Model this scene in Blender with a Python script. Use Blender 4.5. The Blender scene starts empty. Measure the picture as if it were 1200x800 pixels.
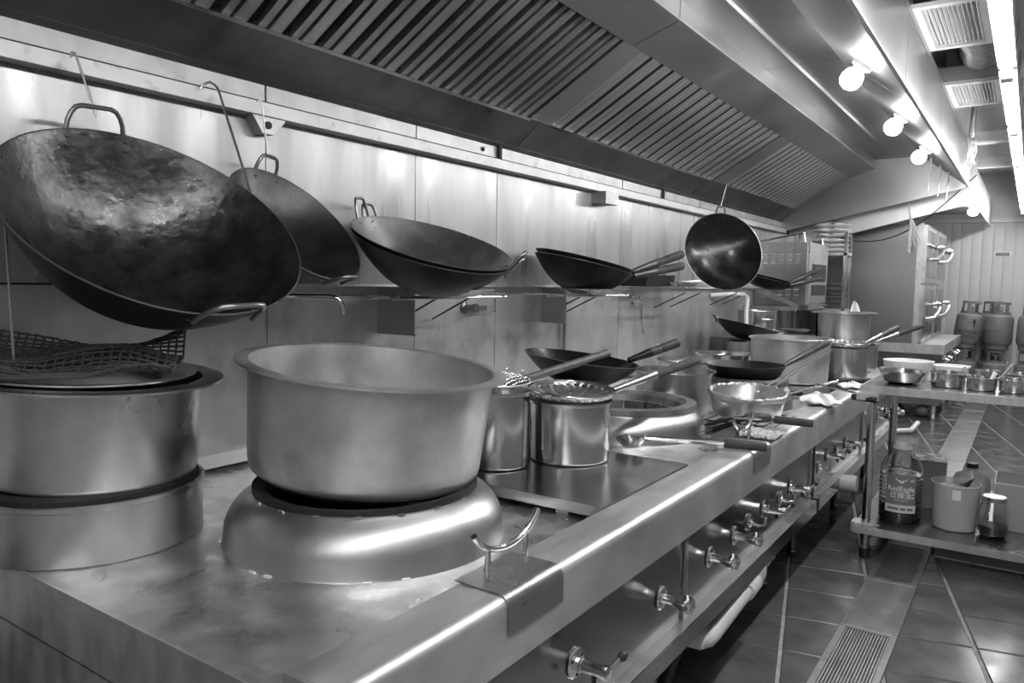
import bpy, bmesh, math, random
from mathutils import Vector, Matrix
random.seed(11)
PI = math.pi
sc = bpy.context.scene
col = sc.collection

# ------------------------------------------------------------------ camera, world, exposure
def make_camera():
    yaw, pitch, roll = 0.599955, 0.0806819, -0.01624
    f = Vector((-math.sin(yaw)*math.cos(pitch), math.cos(yaw)*math.cos(pitch), -math.sin(pitch)))
    rt = Vector((math.cos(yaw), math.sin(yaw), 0)); dn = f.cross(rt)
    c, s = math.cos(roll), math.sin(roll)
    r2 = c*rt + s*dn; d2 = -s*rt + c*dn
    m = Matrix((r2, -d2, -f)).transposed().to_4x4()
    m.translation = (0, 0, 1.40)
    cam = bpy.data.objects.new('camera', bpy.data.cameras.new('camera'))
    cam.data.sensor_width = 36; cam.data.lens = 36*887.66/1200
    cam.data.clip_start = 0.05; cam.data.clip_end = 100
    cam.matrix_world = m; col.objects.link(cam); sc.camera = cam
make_camera()
w = bpy.data.worlds.new('room_air'); sc.world = w; w.use_nodes = True
w.node_tree.nodes['Background'].inputs[0].default_value = (1, 1, 1, 1)
w.node_tree.nodes['Background'].inputs[1].default_value = 0.02
sc.view_settings.view_transform = 'Standard'; sc.view_settings.look = 'None'
sc.view_settings.exposure = 0.18; sc.view_settings.gamma = 1.0
sc.view_settings.use_curve_mapping = False
TUBE_STRENGTH = 85.0
LAMP_WATTS = 5.0

# ------------------------------------------------------------------ materials (procedural, grey photograph)
MATS = {}
def mat(name, base, metal=0.0, rough=0.4, var=0.0, rvar=0.0, scale=6.0, stretch=(1, 1, 1), bump=0.0, bscale=None,
        alpha=None, trans=0.0, emit=0.0, ior=1.45, stain=None, coat=0.0):
    if name in MATS: return MATS[name]
    m = bpy.data.materials.new(name); m.use_nodes = True
    nt = m.node_tree; N = nt.nodes; L = nt.links; b = N['Principled BSDF']
    def S(k, v): b.inputs[k].default_value = v
    S('Base Color', (base, base, base, 1)); S('Metallic', metal); S('Roughness', rough); S('IOR', ior)
    if trans: S('Transmission Weight', trans)
    if coat: S('Coat Weight', coat); S('Coat Roughness', 0.12)
    if emit: S('Emission Color', (1, 1, 1, 1)); S('Emission Strength', emit)
    if var or rvar or bump or stain:
        tc = N.new('ShaderNodeTexCoord'); mp = N.new('ShaderNodeMapping')
        mp.inputs['Scale'].default_value = stretch
        L.new(tc.outputs['Object'], mp.inputs['Vector'])
        no = N.new('ShaderNodeTexNoise'); no.inputs['Scale'].default_value = scale; no.inputs['Detail'].default_value = 6
        no.inputs['Roughness'].default_value = 0.6
        L.new(mp.outputs[0], no.inputs['Vector'])
        colsock = None
        if var:
            mr = N.new('ShaderNodeMapRange'); mr.inputs[1].default_value = 0.3; mr.inputs[2].default_value = 0.7
            mr.inputs[3].default_value = max(base-var, 0.0); mr.inputs[4].default_value = min(base+var, 1.0)
            L.new(no.outputs[0], mr.inputs[0]); colsock = mr.outputs[0]
        if stain:   # (scale, threshold lo, hi, stain colour, stain roughness)
            n2 = N.new('ShaderNodeTexNoise'); n2.inputs['Scale'].default_value = stain[0]; n2.inputs['Detail'].default_value = 7
            L.new(tc.outputs['Object'], n2.inputs['Vector'])
            r2 = N.new('ShaderNodeMapRange'); r2.inputs[1].default_value = stain[1]; r2.inputs[2].default_value = stain[2]
            L.new(n2.outputs[0], r2.inputs[0])
            mx = N.new('ShaderNodeMix'); mx.data_type = 'FLOAT'
            L.new(r2.outputs[0], mx.inputs[0])
            if colsock is None: mx.inputs[2].default_value = base
            else: L.new(colsock, mx.inputs[2])
            mx.inputs[3].default_value = stain[3]; colsock = mx.outputs[0]
        if colsock is not None: L.new(colsock, b.inputs['Base Color'])
        if rvar:
            mr = N.new('ShaderNodeMapRange'); mr.inputs[1].default_value = 0.3; mr.inputs[2].default_value = 0.7
            mr.inputs[3].default_value = max(rough-rvar, 0.03); mr.inputs[4].default_value = min(rough+rvar, 1)
            n3 = N.new('ShaderNodeTexNoise'); n3.inputs['Scale'].default_value = scale*0.8; n3.inputs['Detail'].default_value = 5
            L.new(mp.outputs[0], n3.inputs['Vector']); L.new(n3.outputs[0], mr.inputs[0]); L.new(mr.outputs[0], b.inputs['Roughness'])
        if bump:
            n4 = no
            if bscale:
                n4 = N.new('ShaderNodeTexNoise'); n4.inputs['Scale'].default_value = bscale; n4.inputs['Detail'].default_value = 4
                L.new(mp.outputs[0], n4.inputs['Vector'])
            bp = N.new('ShaderNodeBump'); bp.inputs['Strength'].default_value = bump; bp.inputs['Distance'].default_value = 0.01
            L.new(n4.outputs[0], bp.inputs['Height']); L.new(bp.outputs[0], b.inputs['Normal'])
    MATS[name] = m
    return m

STEEL = mat('counter_steel', .64, .9, .44, var=.10, rvar=.10, scale=9, stretch=(2.5, .5, 1), stain=(3.0, .55, .8, .46), bump=.02)
STEELV = mat('panel_steel', .42, 1, .27, var=.025, rvar=.05, scale=4, stretch=(1, 1, .35))
FRONTP = mat('front_panel_steel', .26, 1, .20, var=.02, rvar=.03, scale=4)  # dark copy of the steel: shade and dark floor reflections put into its colour
CABSTEEL = mat('cabinet_steel', .40, 1, .33)
PLATFORM = mat('platform_steel', .47, 1, .20, var=.05, rvar=.07, scale=6, stain=(5.0, .58, .75, .30))
RESTPLATE = mat('rest_plate_steel', .45, 1, .30, var=.04, rvar=.06, scale=8)
DECK = mat('deck_steel', .64, .9, .36, var=.20, rvar=.16, scale=13, stain=(4.0, .40, .75, .40), bump=.02)
POLISH = mat('polished_steel', .62, 1, .18, var=.05, rvar=.06, scale=7, stretch=(1, 1, .3))
CHROME = mat('chrome', .72, 1, .09)
ALU = mat('aluminium', .54, .9, .43, var=.10, rvar=.10, scale=9, stain=(9.0, .62, .8, .35), bump=.02)
ALU2 = mat('brushed_aluminium', .60, 1, .33, var=.10, rvar=.08, scale=8)
RINGSTEEL = mat('burner_ring_steel', .50, 1, .35, var=.08, rvar=.08, scale=4, stain=(5.0, .58, .8, .25))
HOODSTEEL = mat('hood_steel', .48, 1, .40, var=.04, rvar=.06, scale=3)
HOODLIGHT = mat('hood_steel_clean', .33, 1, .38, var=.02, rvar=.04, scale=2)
HOODFASCIA = mat('hood_fascia_steel', .46, 1, .34, var=.03, rvar=.06, scale=2)
HOODDARK = mat('greasy_dark_steel', .17, .9, .36, var=.05, rvar=.1, scale=3, stain=(4.0, .55, .8, .09))
SLAT = mat('filter_slat_steel', .66, 1, .38, var=.07, rvar=.06, scale=5, stretch=(.5, 9, .5))
SLATG = mat('greasy_filter_slat', .50, 1, .38, var=.10, rvar=.06, scale=4, stretch=(.6, 9, .6), stain=(3.0, .60, .70, .10))
GAPDARK = mat('dark_gap', .015, 0, .8)
WALLUP = mat('wall_panel_white', .31, .35, .34, var=.06, rvar=.12, scale=5, stretch=(1, 1.6, .22), stain=(2.2, .58, .85, .34), bump=.03)
WALLLOW = mat('wall_panel_steel', .52, .65, .36, var=.10, rvar=.08, scale=5, stretch=(1, 1, .3), stain=(5.0, .55, .8, .25))
LEDGE = mat('ledge_steel', .27, .5, .4, var=.05, scale=8, stain=(14.0, .6, .75, .2))
LEDGEF = mat('ledge_face_steel', .40, .3, .45, var=.06, scale=6, stain=(14.0, .6, .75, .2))
WALLP = mat('painted_wall', .45, 0, .6, var=.03)
CORR = mat('ribbed_wall_panel', .55, 0, .45, var=.02)
CEIL = mat('ceiling_paint', .6, 0, .7, var=.03)
TILE = mat('floor_tile', .085, 0, .20, var=.025, rvar=.08, scale=7, stain=(3.0, .55, .8, .13))
GROUT = mat('grout', .26, 0, .75, var=.08, scale=25)
DRAIN = mat('drain_cover_steel', .34, .85, .38, var=.08, rvar=.1, scale=9)
IRON = mat('black_wok_iron', .012, .35, .46, var=.008, rvar=.10, scale=9, bump=.05, bscale=40)
IRONIN = mat('seasoned_wok_interior', .062, .85, .29, var=.035, rvar=.07, scale=16, stain=(9, .50, .78, .02), bump=.22, bscale=40)
IRONBLK2 = mat('dark_wok_interior', .04, .8, .36, var=.015, rvar=.06, scale=12, bump=.12, bscale=30)
IRONBLK = mat('polished_black_wok', .024, .75, .24, var=.012, rvar=.06, scale=10, bump=.08, bscale=30)
IRONIN2 = mat('worn_wok_interior', .30, .9, .30, var=.10, rvar=.08, scale=6, stain=(4, .52, .7, .10), bump=.05, bscale=30)
WIRE = mat('wire_steel', .5, 1, .3)
HANDLE = mat('handle_iron', .22, .9, .33)
WOOD = mat('dark_wood', .045, 0, .55, var=.015, scale=10, stretch=(6, 6, 1))
WOODLT = mat('wood_end_grain', .35, 0, .6, var=.05, scale=30)
WOODMID = mat('worn_wood', .045, 0, .8, var=.02, scale=12, stretch=(1, 8, 8))
SOOT = mat('soot', .012, 0, .75, var=.006, scale=20)
BRICK = mat('fire_brick', .14, 0, .85, var=.06, scale=12)
RUBBER = mat('black_rubber', .018, 0, .55)
WHITEP = mat('white_plastic', .75, 0, .4)
CREAMP = mat('cream_plastic', .62, 0, .4, var=.04)
PVC = mat('grey_pvc', .50, 0, .42, var=.05)
CLOTH = mat('white_cloth', .72, 0, .9, var=.06, bump=.3, bscale=60)
FOIL = mat('crumpled_foil', .7, 1, .28, bump=.3, bscale=30)
GREYP = mat('grey_paint', .16, 0, .42, var=.02, scale=8)
LOGOD = mat('dark_print', .02, 0, .5)
LOGOW = mat('white_print', .8, 0, .5)
LABELG = mat('bottle_label', .19, 0, .35)
CLEAR = mat('clear_plastic', .92, 0, .06, trans=1.0, ior=1.35)
GLASSY = mat('jar_glass', .9, 0, .04, trans=1.0, ior=1.4)
CLOUDY = mat('cloudy_plastic', .82, 0, .22, trans=.62, ior=1.15)
OIL = mat('dark_oil', .03, 0, .08, coat=.5)
SAUCE = mat('sauce', .08, 0, .3, var=.04, scale=20)
FOOD = mat('pale_food', .55, 0, .6, var=.25, scale=18)
CARD = mat('cardboard', .26, 0, .8, var=.04)
PAPER = mat('printed_paper', .6, 0, .7, stain=(14, .5, .55, .12))
LEAF = mat('dark_leaf', .05, 0, .5)
FLEX = mat('flexible_duct_foil', .36, .7, .4, var=.1, scale=20)
VENTW = mat('vent_white', .70, 0, .4)
VENTD = mat('vent_shadow', .10, 0, .8)
GLOW = mat('tube_glow', 1, 0, .5, emit=TUBE_STRENGTH)
BULB = mat('bulb_glow', 1, 0, .5, emit=60.0)

# ------------------------------------------------------------------ mesh helpers
class MB:
    def __init__(s): s.v = []; s.f = []
    def add(s, vs, fs, M=None):
        o = len(s.v)
        s.v += [tuple(M @ Vector(p)) if M else tuple(p) for p in vs]
        s.f += [tuple(i+o for i in f) for f in fs]; return s
    def box(s, a, b, M=None):
        x0, y0, z0 = a; x1, y1, z1 = b
        vs = [(x0, y0, z0), (x1, y0, z0), (x1, y1, z0), (x0, y1, z0), (x0, y0, z1), (x1, y0, z1), (x1, y1, z1), (x0, y1, z1)]
        return s.add(vs, [(0, 3, 2, 1), (4, 5, 6, 7), (0, 1, 5, 4), (1, 2, 6, 5), (2, 3, 7, 6), (3, 0, 4, 7)], M)
    def lathe(s, prof, n=48, M=None, closed=False, a0=0, a1=2*PI):
        vs = []; fs = []; rows = []
        full = abs(a1-a0-2*PI) < 1e-6; cnt = n if full else n+1
        for (r, z) in prof:
            if r < 1e-6: rows.append([len(vs)]); vs.append((0, 0, z))
            else:
                rows.append(list(range(len(vs), len(vs)+cnt)))
                vs += [(r*math.cos(a0+(a1-a0)*i/n), r*math.sin(a0+(a1-a0)*i/n), z) for i in range(cnt)]
        pr = list(zip(rows, rows[1:])) + ([(rows[-1], rows[0])] if closed else [])
        for A, B in pr:
            for i in range(n):
                j = (i+1) % cnt if full else i+1
                if len(A) == 1 and len(B) == 1: continue
                if len(A) == 1: fs.append((A[0], B[i], B[j]))
                elif len(B) == 1: fs.append((A[i], A[j], B[0]))
                else: fs.append((A[i], A[j], B[j], B[i]))
        return s.add(vs, fs, M)
    def tube(s, pts, r, n=8, closed=False, M=None, radii=None):
        P = [Vector(p) for p in pts]; m = len(P); vs = []; fs = []
        prev = None
        for i, p in enumerate(P):
            if closed: t = (P[(i+1) % m]-P[i-1])
            else: t = P[min(i+1, m-1)]-P[max(i-1, 0)]
            t.normalize()
            if prev is None:
                a = Vector((0, 0, 1)) if abs(t.z) < .9 else Vector((1, 0, 0))
                u = t.cross(a).normalized()
            else: u = (prev - t*prev.dot(t)).normalized()
            prev = u; w_ = t.cross(u); rr = radii[i] if radii else r
            vs += [p+rr*(math.cos(2*PI*k/n)*u+math.sin(2*PI*k/n)*w_) for k in range(n)]
        for i in range(m if closed else m-1):
            j = (i+1) % m
            for k in range(n):
                l = (k+1) % n; fs.append((i*n+k, i*n+l, j*n+l, j*n+k))
        if not closed: fs += [tuple(range(n))[::-1], tuple((m-1)*n+k for k in range(n))]
        return s.add(vs, fs, M)
    def prism(s, poly, a, b, axis='y', M=None):
        # poly of 2-D points extruded along an axis: y -> (x,z), x -> (y,z), z -> (x,y)
        def P(p, t): return {'y': (p[0], t, p[1]), 'x': (t, p[0], p[1]), 'z': (p[0], p[1], t)}[axis]
        n = len(poly); vs = [P(p, a) for p in poly]+[P(p, b) for p in poly]
        fs = [tuple(range(n)), tuple(range(n, 2*n))[::-1]]+[(i, (i+1) % n, n+(i+1) % n, n+i) for i in range(n)]
        return s.add(vs, fs, M)
    def grid(s, fn, nu, nv, M=None):
        vs = [fn(i/nu, j/nv) for i in range(nu+1) for j in range(nv+1)]
        fs = [(i*(nv+1)+j, (i+1)*(nv+1)+j, (i+1)*(nv+1)+j+1, i*(nv+1)+j+1) for i in range(nu) for j in range(nv)]
        return s.add(vs, fs, M)
    def mesh(s, name, mt, angle=35, fix=True):
        me = bpy.data.meshes.new(name); me.from_pydata(s.v, [], s.f); me.update()
        if fix:
            bm = bmesh.new(); bm.from_mesh(me); bmesh.ops.recalc_face_normals(bm, faces=bm.faces); bm.to_mesh(me); bm.free()
        me.shade_smooth(); me.set_sharp_from_angle(angle=math.radians(angle)); me.materials.append(mt); return me
    def build(s, name, mt, parent=None, angle=35, fix=True, solid=0):
        o = bpy.data.objects.new(name, s.mesh(name, mt, angle, fix)); col.objects.link(o)
        if parent: o.parent = parent
        if solid:
            md = o.modifiers.new('thickness', 'SOLIDIFY'); md.thickness = solid; md.offset = 0
        return o

def tag(o, label, cat, group=None):
    o['label'] = label; o['category'] = cat
    if group: o['group'] = group
    return o
def struct(o): o['kind'] = 'structure'; return o
def thing(name, label, cat, loc=(0, 0, 0), rot=None, group=None):
    o = bpy.data.objects.new(name, None); col.objects.link(o); o.empty_display_size = .05
    m = (rot.to_4x4() if rot else Matrix.Identity(4)); m.translation = Vector(loc); o.matrix_world = m
    return tag(o, label, cat, group)
def frame(n, xdir=None):
    n = Vector(n).normalized(); x = Vector(xdir) if xdir else Vector((1, 0, 0))
    x = (x-n*x.dot(n)).normalized(); y = n.cross(x)
    return Matrix((x, y, n)).transposed()
def along(p, q):
    # matrix whose local z runs p -> q
    d = (Vector(q)-Vector(p)); m = frame(d, (0, 0, 1) if abs(d.normalized().z) < .9 else (1, 0, 0)).to_4x4(); m.translation = Vector(p)
    return m, d.length
def arc(c, r, a0, a1, n, plane='xz'):
    out = []
    for i in range(n+1):
        a = a0+(a1-a0)*i/n; u, v_ = r*math.cos(a), r*math.sin(a)
        out.append({'xz': (c[0]+u, c[1], c[2]+v_), 'xy': (c[0]+u, c[1]+v_, c[2]), 'yz': (c[0], c[1]+u, c[2]+v_)}[plane])
    return out
def clone(o, parent=None):
    c = o.copy(); col.objects.link(c); c.parent = parent
    return c
def clone_tree(root):
    r = clone(root)
    for ch in root.children:
        c = clone(ch, r)
        for g in ch.children: clone(g, c)
    return r

WX = -2.25     # wall plane
# ------------------------------------------------------------------ floor
def build_floor():
    fl = struct(MB().box((-2.6, -2.2, -.08), (2.6, 12.6, -.006)).build('floor', GROUT))
    ang = math.radians(12.6); px, py = .352, .322
    R = Matrix.Rotation(ang, 4, 'Z')
    wt, dt = px-.014, py-.007
    me = MB()
    b = .004
    top = [(-wt/2+b, -dt/2+b, 0), (wt/2-b, -dt/2+b, 0), (wt/2-b, dt/2-b, 0), (-wt/2+b, dt/2-b, 0)]
    low = [(-wt/2, -dt/2, -.004), (wt/2, -dt/2, -.004), (wt/2, dt/2, -.004), (-wt/2, dt/2, -.004)]
    bot = [(x, y, -.02) for x, y, z in low]
    me.add(top+low+bot, [(0, 1, 2, 3)]+[(4+i, 4+(i+1) % 4, (i+1) % 4, i) for i in range(4)]+[(8+i, 8+(i+1) % 4, 4+(i+1) % 4, 4+i) for i in range(4)])
    mesh = me.mesh('floor_tile', TILE, 20)
    o0 = Vector((-.036-.007, 3.115, 0))   # a strip joint passes here
    offs = Vector((px/2, .115, 0))
    n = 0
    for i in range(-9, 7):
        for j in range(-16, 40):
            c = o0 + R @ (Vector((i*px, j*py, 0))+offs)
            if not (-1.25 < c.x < .95 and 2.2 < c.y < 11.6): continue
            if c.x > .55+.06*(c.y-2) : continue
            if abs(c.x+.465) < .0: continue
            if n >= 300: continue
            t = bpy.data.objects.new('floor_tile', mesh); col.objects.link(t); t.parent = fl
            t.location = (c.x, c.y, random.uniform(-.0012, .0008)); t.rotation_euler = (random.uniform(-.003, .003), random.uniform(-.003, .003), ang)
            n += 1
    # drain channel covers
    x0, x1 = -.572, -.362
    ys = [2.06, 2.67, 3.28, 3.89, 4.5, 5.1, 5.72, 6.35, 7.0, 7.7, 8.4, 9.2, 10.0, 10.8, 11.5]
    slot = {0, 2, 3}
    k1 = {}
    for k in range(len(ys)-1):
        L = ys[k+1]-ys[k]-.006; kind = 'grate' if k in (1, 3) else 'plate'
        m = MB(); fr = .024
        if kind == 'grate':
            for (a, c) in (((x0, 0, 0), (x0+fr, L, .012)), ((x1-fr, 0, 0), (x1, L, .012)), ((x0+fr, 0, 0), (x1-fr, fr, .012)), ((x0+fr, L-fr, 0), (x1-fr, L, .012))): m.box(a, c)
            nb = 15; wi = (x1-x0-2*fr)
            for q in range(nb):
                xx = x0+fr+wi*(q+.5)/nb
                m.box((xx-.0032, fr, .002), (xx+.0032, L-fr, .0105))
            for yy in (L*.25, L*.5, L*.75): m.box((x0+fr, yy-.004, 0), (x1-fr, yy+.004, .006))
        else:
            m.box((x0, 0, 0), (x0+.014, L, .013)); m.box((x1-.014, 0, 0), (x1, L, .013))
            m.box((x0+.014, 0, 0), (x1-.014, L-.014, .009))
        o = m.build('drain_grate' if kind == 'grate' else 'drain_cover', DRAIN, fl)
        o.location = (0, ys[k], .001)
        MB().box((x0, L-.014, 0.0), (x1, L, .0135)).build('cover_edge', ALU2, o)
    MB().box((x0+.01, 2.0, -.05), (x1-.01, 11.5, .0015)).build('drain_channel', GAPDARK, fl)
build_floor()

# ------------------------------------------------------------------ wall behind the range
def build_walls():
    wl = struct(MB().box((WX-.2, -2.2, 0), (WX, 12.6, 3.05)).build('wall_left', GAPDARK))
    seams = [-1.05, .35, 1.73, 2.51, 3.12, 4.51, 5.9, 7.29, 8.7, 10.1]
    for a, b in zip(seams, seams[1:]):
        g = .0025 if b != 2.51 else .0015
        MB().box((WX, a+g, 1.372), (WX+.010, b-g, 1.942)).build('wall_panel', WALLUP, wl)
        MB().box((WX, a+g, .45), (WX+.009, b-g, 1.366)).build('wall_panel', WALLLOW, wl)
        MB().box((WX, a+g*2, 2.0), (WX+.014, b-g*2, 2.30)).build('wall_band', LEDGE, wl)
    for a, b in ((-1.05, .35), (.35, 1.73), (1.73, 3.12)):
        MB().box((WX+.01, a, 0.765), (WX+.05, b-.004, 0.80)).build('wall_base_strip', WHITEP, wl)
    # ledge (angle bar) on which things hang
    lg = MB()
    lg.prism([(WX, 1.943), (WX+.07, 1.943), (WX+.07, 1.985), (WX+.064, 1.987), (WX+.064, 1.952), (WX, 1.952)], -1.0, 8.28)
    lg.box((WX, -1.0, 1.974), (WX+.069, 8.28, 1.987))
    t = struct(lg.build('trim_1', LEDGEF))
    MB().box((WX+.066, -1.0, 1.9865), (WX+.0715, 8.28, 1.9895)).build('ledge_seam', GAPDARK, t)
    for y in (3.12, 5.15):
        MB().box((WX+.02, y-.012, 1.995), (WX+.03, y+.012, 2.07)).build('ledge_slot', GAPDARK, t)
    MB().box((WX+.01, 4.10, 1.87), (WX+.11, 4.27, 1.943)).build('ledge_block', LEDGE, t)
    b = MB(); b.prism([(1.64, 1.943), (1.78, 1.943), (1.725, 1.885), (1.68, 1.885)], WX+.012, WX+.06, 'x'); b.build('ledge_bracket', LEDGE, t)
    MB().lathe([(0, 0), (.013, 0), (.013, .006), (0, .008)], 12, Matrix.Translation((WX+.06, 1.702, 1.914)) @ Matrix.Rotation(PI/2, 4, 'Y')).build('bolt', GAPDARK, t)
    for y, z in ((2.99, 2.03), (3.0, 1.965)):
        MB().lathe([(0, 0), (.011, 0), (.011, .006), (0, .008)], 12, Matrix.Translation((WX+.014, y, z)) @ Matrix.Rotation(PI/2, 4, 'Y')).build('bolt', GAPDARK, t)
    # far wall: ribbed cladding
    wb = struct(MB().box((-2.6, 12.2, 0), (2.6, 12.4, 3.05)).build('wall_back', WALLP))
    pm = MB(); wdt = .125
    pm.prism([(0, 0), (wdt-.004, 0), (wdt-.004, -.012), (wdt-.018, -.016), (.014, -.016), (0, -.012)], 0, 2.28, 'z')
    me = pm.mesh('wall_panel', CORR)
    for i in range(28):
        o = bpy.data.objects.new('wall_panel', me); col.objects.link(o); o.parent = wb; o.location = (-1.6+i*wdt, 12.2, 0)
    tr = struct(MB().box((-2.25, 12.12, 2.28), (2.4, 12.2, 2.33)).build('trim_2', CORR))
    struct(MB().box((2.4, -2.2, 0), (2.6, 12.4, 3.05)).build('wall_right', mat('dull_wall_paint', .16, 0, .6, var=.03)))
    struct(MB().box((-2.45, -2.4, 0), (2.6, -2.2, 3.05)).build('wall_near', WALLP))
    struct(MB().box((-2.6, -2.4, 2.95), (2.6, 12.4, 3.05)).build('ceiling', CEIL))
build_walls()

# ------------------------------------------------------------------ extractor hood over the range
def build_hood():
    Y0, Y1 = -1.0, 8.30
    h = thing('extractor_hood', 'long stainless extractor hood with slatted grease filters above the wok range', 'hood', (0, 0, 0))
    P = dict(lip=(-2.225, 2.07), f=(-2.08, 2.19), ft=(-1.58, 2.48), g=(-1.355, 2.557), gt=(-1.355, 2.645), r=(-.95, 2.645), o=(-.557, 2.338), ot=(-.557, 2.655))
    def sheet(a, b, y0, y1, name, mt, th=.012):
        (x0, z0), (x1, z1) = a, b
        d = Vector((x1-x0, z1-z0)).normalized(); n = Vector((-d.y, d.x))*th
        if n.y < 0: n = -n
        return MB().prism([(x0, z0), (x1, z1), (x1+n.x, z1+n.y), (x0+n.x, z0+n.y)], y0, y1).build(name, mt, h)
    for a, b in ((-1.0, 3.25), (3.256, 5.90), (5.906, 8.30)):
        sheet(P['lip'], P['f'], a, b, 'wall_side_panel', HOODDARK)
        sheet(P['ft'], P['g'], a, b, 'upper_panel', HOODSTEEL)
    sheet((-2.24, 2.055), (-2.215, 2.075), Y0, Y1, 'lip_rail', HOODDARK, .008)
    # filters
    ux, uz = P['ft'][0]-P['f'][0], P['ft'][1]-P['f'][1]; Lf = math.hypot(ux, uz); ux /= Lf; uz /= Lf
    nx, nz = uz, -ux        # pointing down and outwards
    def onf(t, off): return (P['f'][0]+ux*t*Lf+nx*off, P['f'][1]+uz*t*Lf+nz*off)
    for (a, b) in ((.78, 3.17), (3.36, 5.76), (6.04, 8.14)):
        m = MB()
        bd = -.030 if b < 4 else -.0065
        m.prism([onf(0, bd-.006), onf(1, bd-.006), onf(1, bd), onf(0, bd)], a, b)
        bk = m.build('grease_filter', GAPDARK, h)  # near-black back plate paints in the shadow gaps between the slats
        MB().prism([onf(-.015, .006), onf(.012, .006), onf(.012, -.02), onf(-.015, -.02)], a, b).build('filter_frame', POLISH, bk)
        n = 18 if b < 8 else 17; p = (b-a)/n
        sm = MB()
        def slat(y0, y1, drop):
            q = []
            for t in (0.012, .995):
                for (yy, of) in ((y0, bd-.001), (y0+.004, drop), (y1-.004, drop), (y1, bd-.001)):
                    x, z = onf(t, of); q.append((x, yy, z))
            sm.add(q, [(0, 1, 5, 4), (1, 2, 6, 5), (2, 3, 7, 6), (3, 0, 4, 7), (0, 3, 2, 1), (4, 5, 6, 7)])
        slat(p*.02, p*.30, -.005 if b < 4 else -.0035); slat(p*.31, p*.72, .002 if b < 4 else -.001)
        me = sm.mesh('slat', SLATG if b < 4 else SLAT, 20)
        for k in range(n):
            o = bpy.data.objects.new('slat', me); col.objects.link(o); o.parent = bk
            o.location = (0, a+p*k, 0)
    # dividers between filters
    for a, b in ((-1.0, .78), (3.17, 3.36), (5.76, 6.04), (8.14, 8.30)):
        MB().prism([onf(0, -.004), onf(1.0, -.004), onf(1.0, -.02), onf(0, -.02)], a, b).build('filter_divider', HOODSTEEL if a > 0 else HOODDARK, h)
    for a, b in ((-1.0, 3.25), (3.256, 5.90), (5.906, 8.15)):
        sheet(P['g'], P['gt'], a, b, 'inner_fascia', HOODFASCIA)
    MB().box((-1.358, -1, 2.553), (-1.35, 8.15, 2.561)).build('fascia_edge', STEEL, h)
    for a, b in ((-1.0, 4.55), (4.555, 8.30)):
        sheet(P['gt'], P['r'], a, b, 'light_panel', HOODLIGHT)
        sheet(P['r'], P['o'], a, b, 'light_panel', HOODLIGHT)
    MB().prism([(-1.20, 2.645), (-1.17, 2.645), (-1.175, 2.628), (-1.19, 2.628)], -1.0, 8.0).build('panel_ridge', HOODLIGHT, h)
    for a, b in ((-1.0, 2.4), (2.404, 4.0), (4.004, 5.6), (5.604, 7.1), (7.104, 8.30)):
        MB().box((-.557, a, 2.338), (-.545, b, 2.655)).build('outer_fascia', HOODFASCIA, h)
    MB().box((-.5605, -1, 2.331), (-.543, 8.3, 2.338)).build('fascia_edge', STEEL, h)
    # end panel with sloping lower edge
    MB().prism([(-2.24, 1.965), (-.557, 2.338), (-.557, 2.66), (-2.24, 2.66)], 8.29, 8.305).build('end_panel', HOODLIGHT, h)
    MB().prism([(-2.24, 1.955), (-.557, 2.330), (-.557, 2.352), (-2.24, 1.978)], 8.262, 8.312).build('end_trim', HOODLIGHT, h)
    MB().prism([(-1.355, 2.557), (-1.355, 2.65), (-2.2, 2.65), (-2.2, 2.1), (-2.08, 2.19), (-1.58, 2.48)], 8.16, 8.175).build('filter_box_end', HOODSTEEL, h)
    MB().box((-2.24, -1, 2.66), (-.545, 8.3, 2.70)).build('top_cover', HOODSTEEL, h)
    # lamps under the hood
    s = Vector((P['o'][0]-P['r'][0], 0, P['o'][1]-P['r'][1])); nrm = Vector((s.z, 0, -s.x)).normalized()
    if nrm.z > 0: nrm = -nrm
    base = Vector((P['r'][0], 0, P['r'][1]))+s*.49
    names = ('nearest hood lamp, glowing largest under the hood edge', 'middle hood lamp glowing under the hood edge', 'farthest hood lamp glowing near the hanging cords')
    for y, lb in zip((4.15, 5.52, 6.88), names):
        t = thing('hood_lamp', lb, 'lamp', base+Vector((0, y, 0)), frame(nrm), 'lamps under the extractor hood')
        MB().lathe([(0, .0), (.055, 0), (.05, .018), (.03, .03), (0, .03)], 24).build('lamp_base', WHITEP, t)
        MB().lathe([(0, .03), (.026, .03), (.045, .05), (.055, .08), (.050, .11), (.03, .13), (0, .138)], 24).build('bulb', BULB, t)
        ld = bpy.data.lights.new('hood_lamp_light', 'POINT'); ld.energy = LAMP_WATTS; ld.shadow_soft_size = .04
        lo = bpy.data.objects.new('hood_lamp_light', ld); col.objects.link(lo); lo.parent = t; lo.location = (0, 0, .20)
build_hood()

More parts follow.
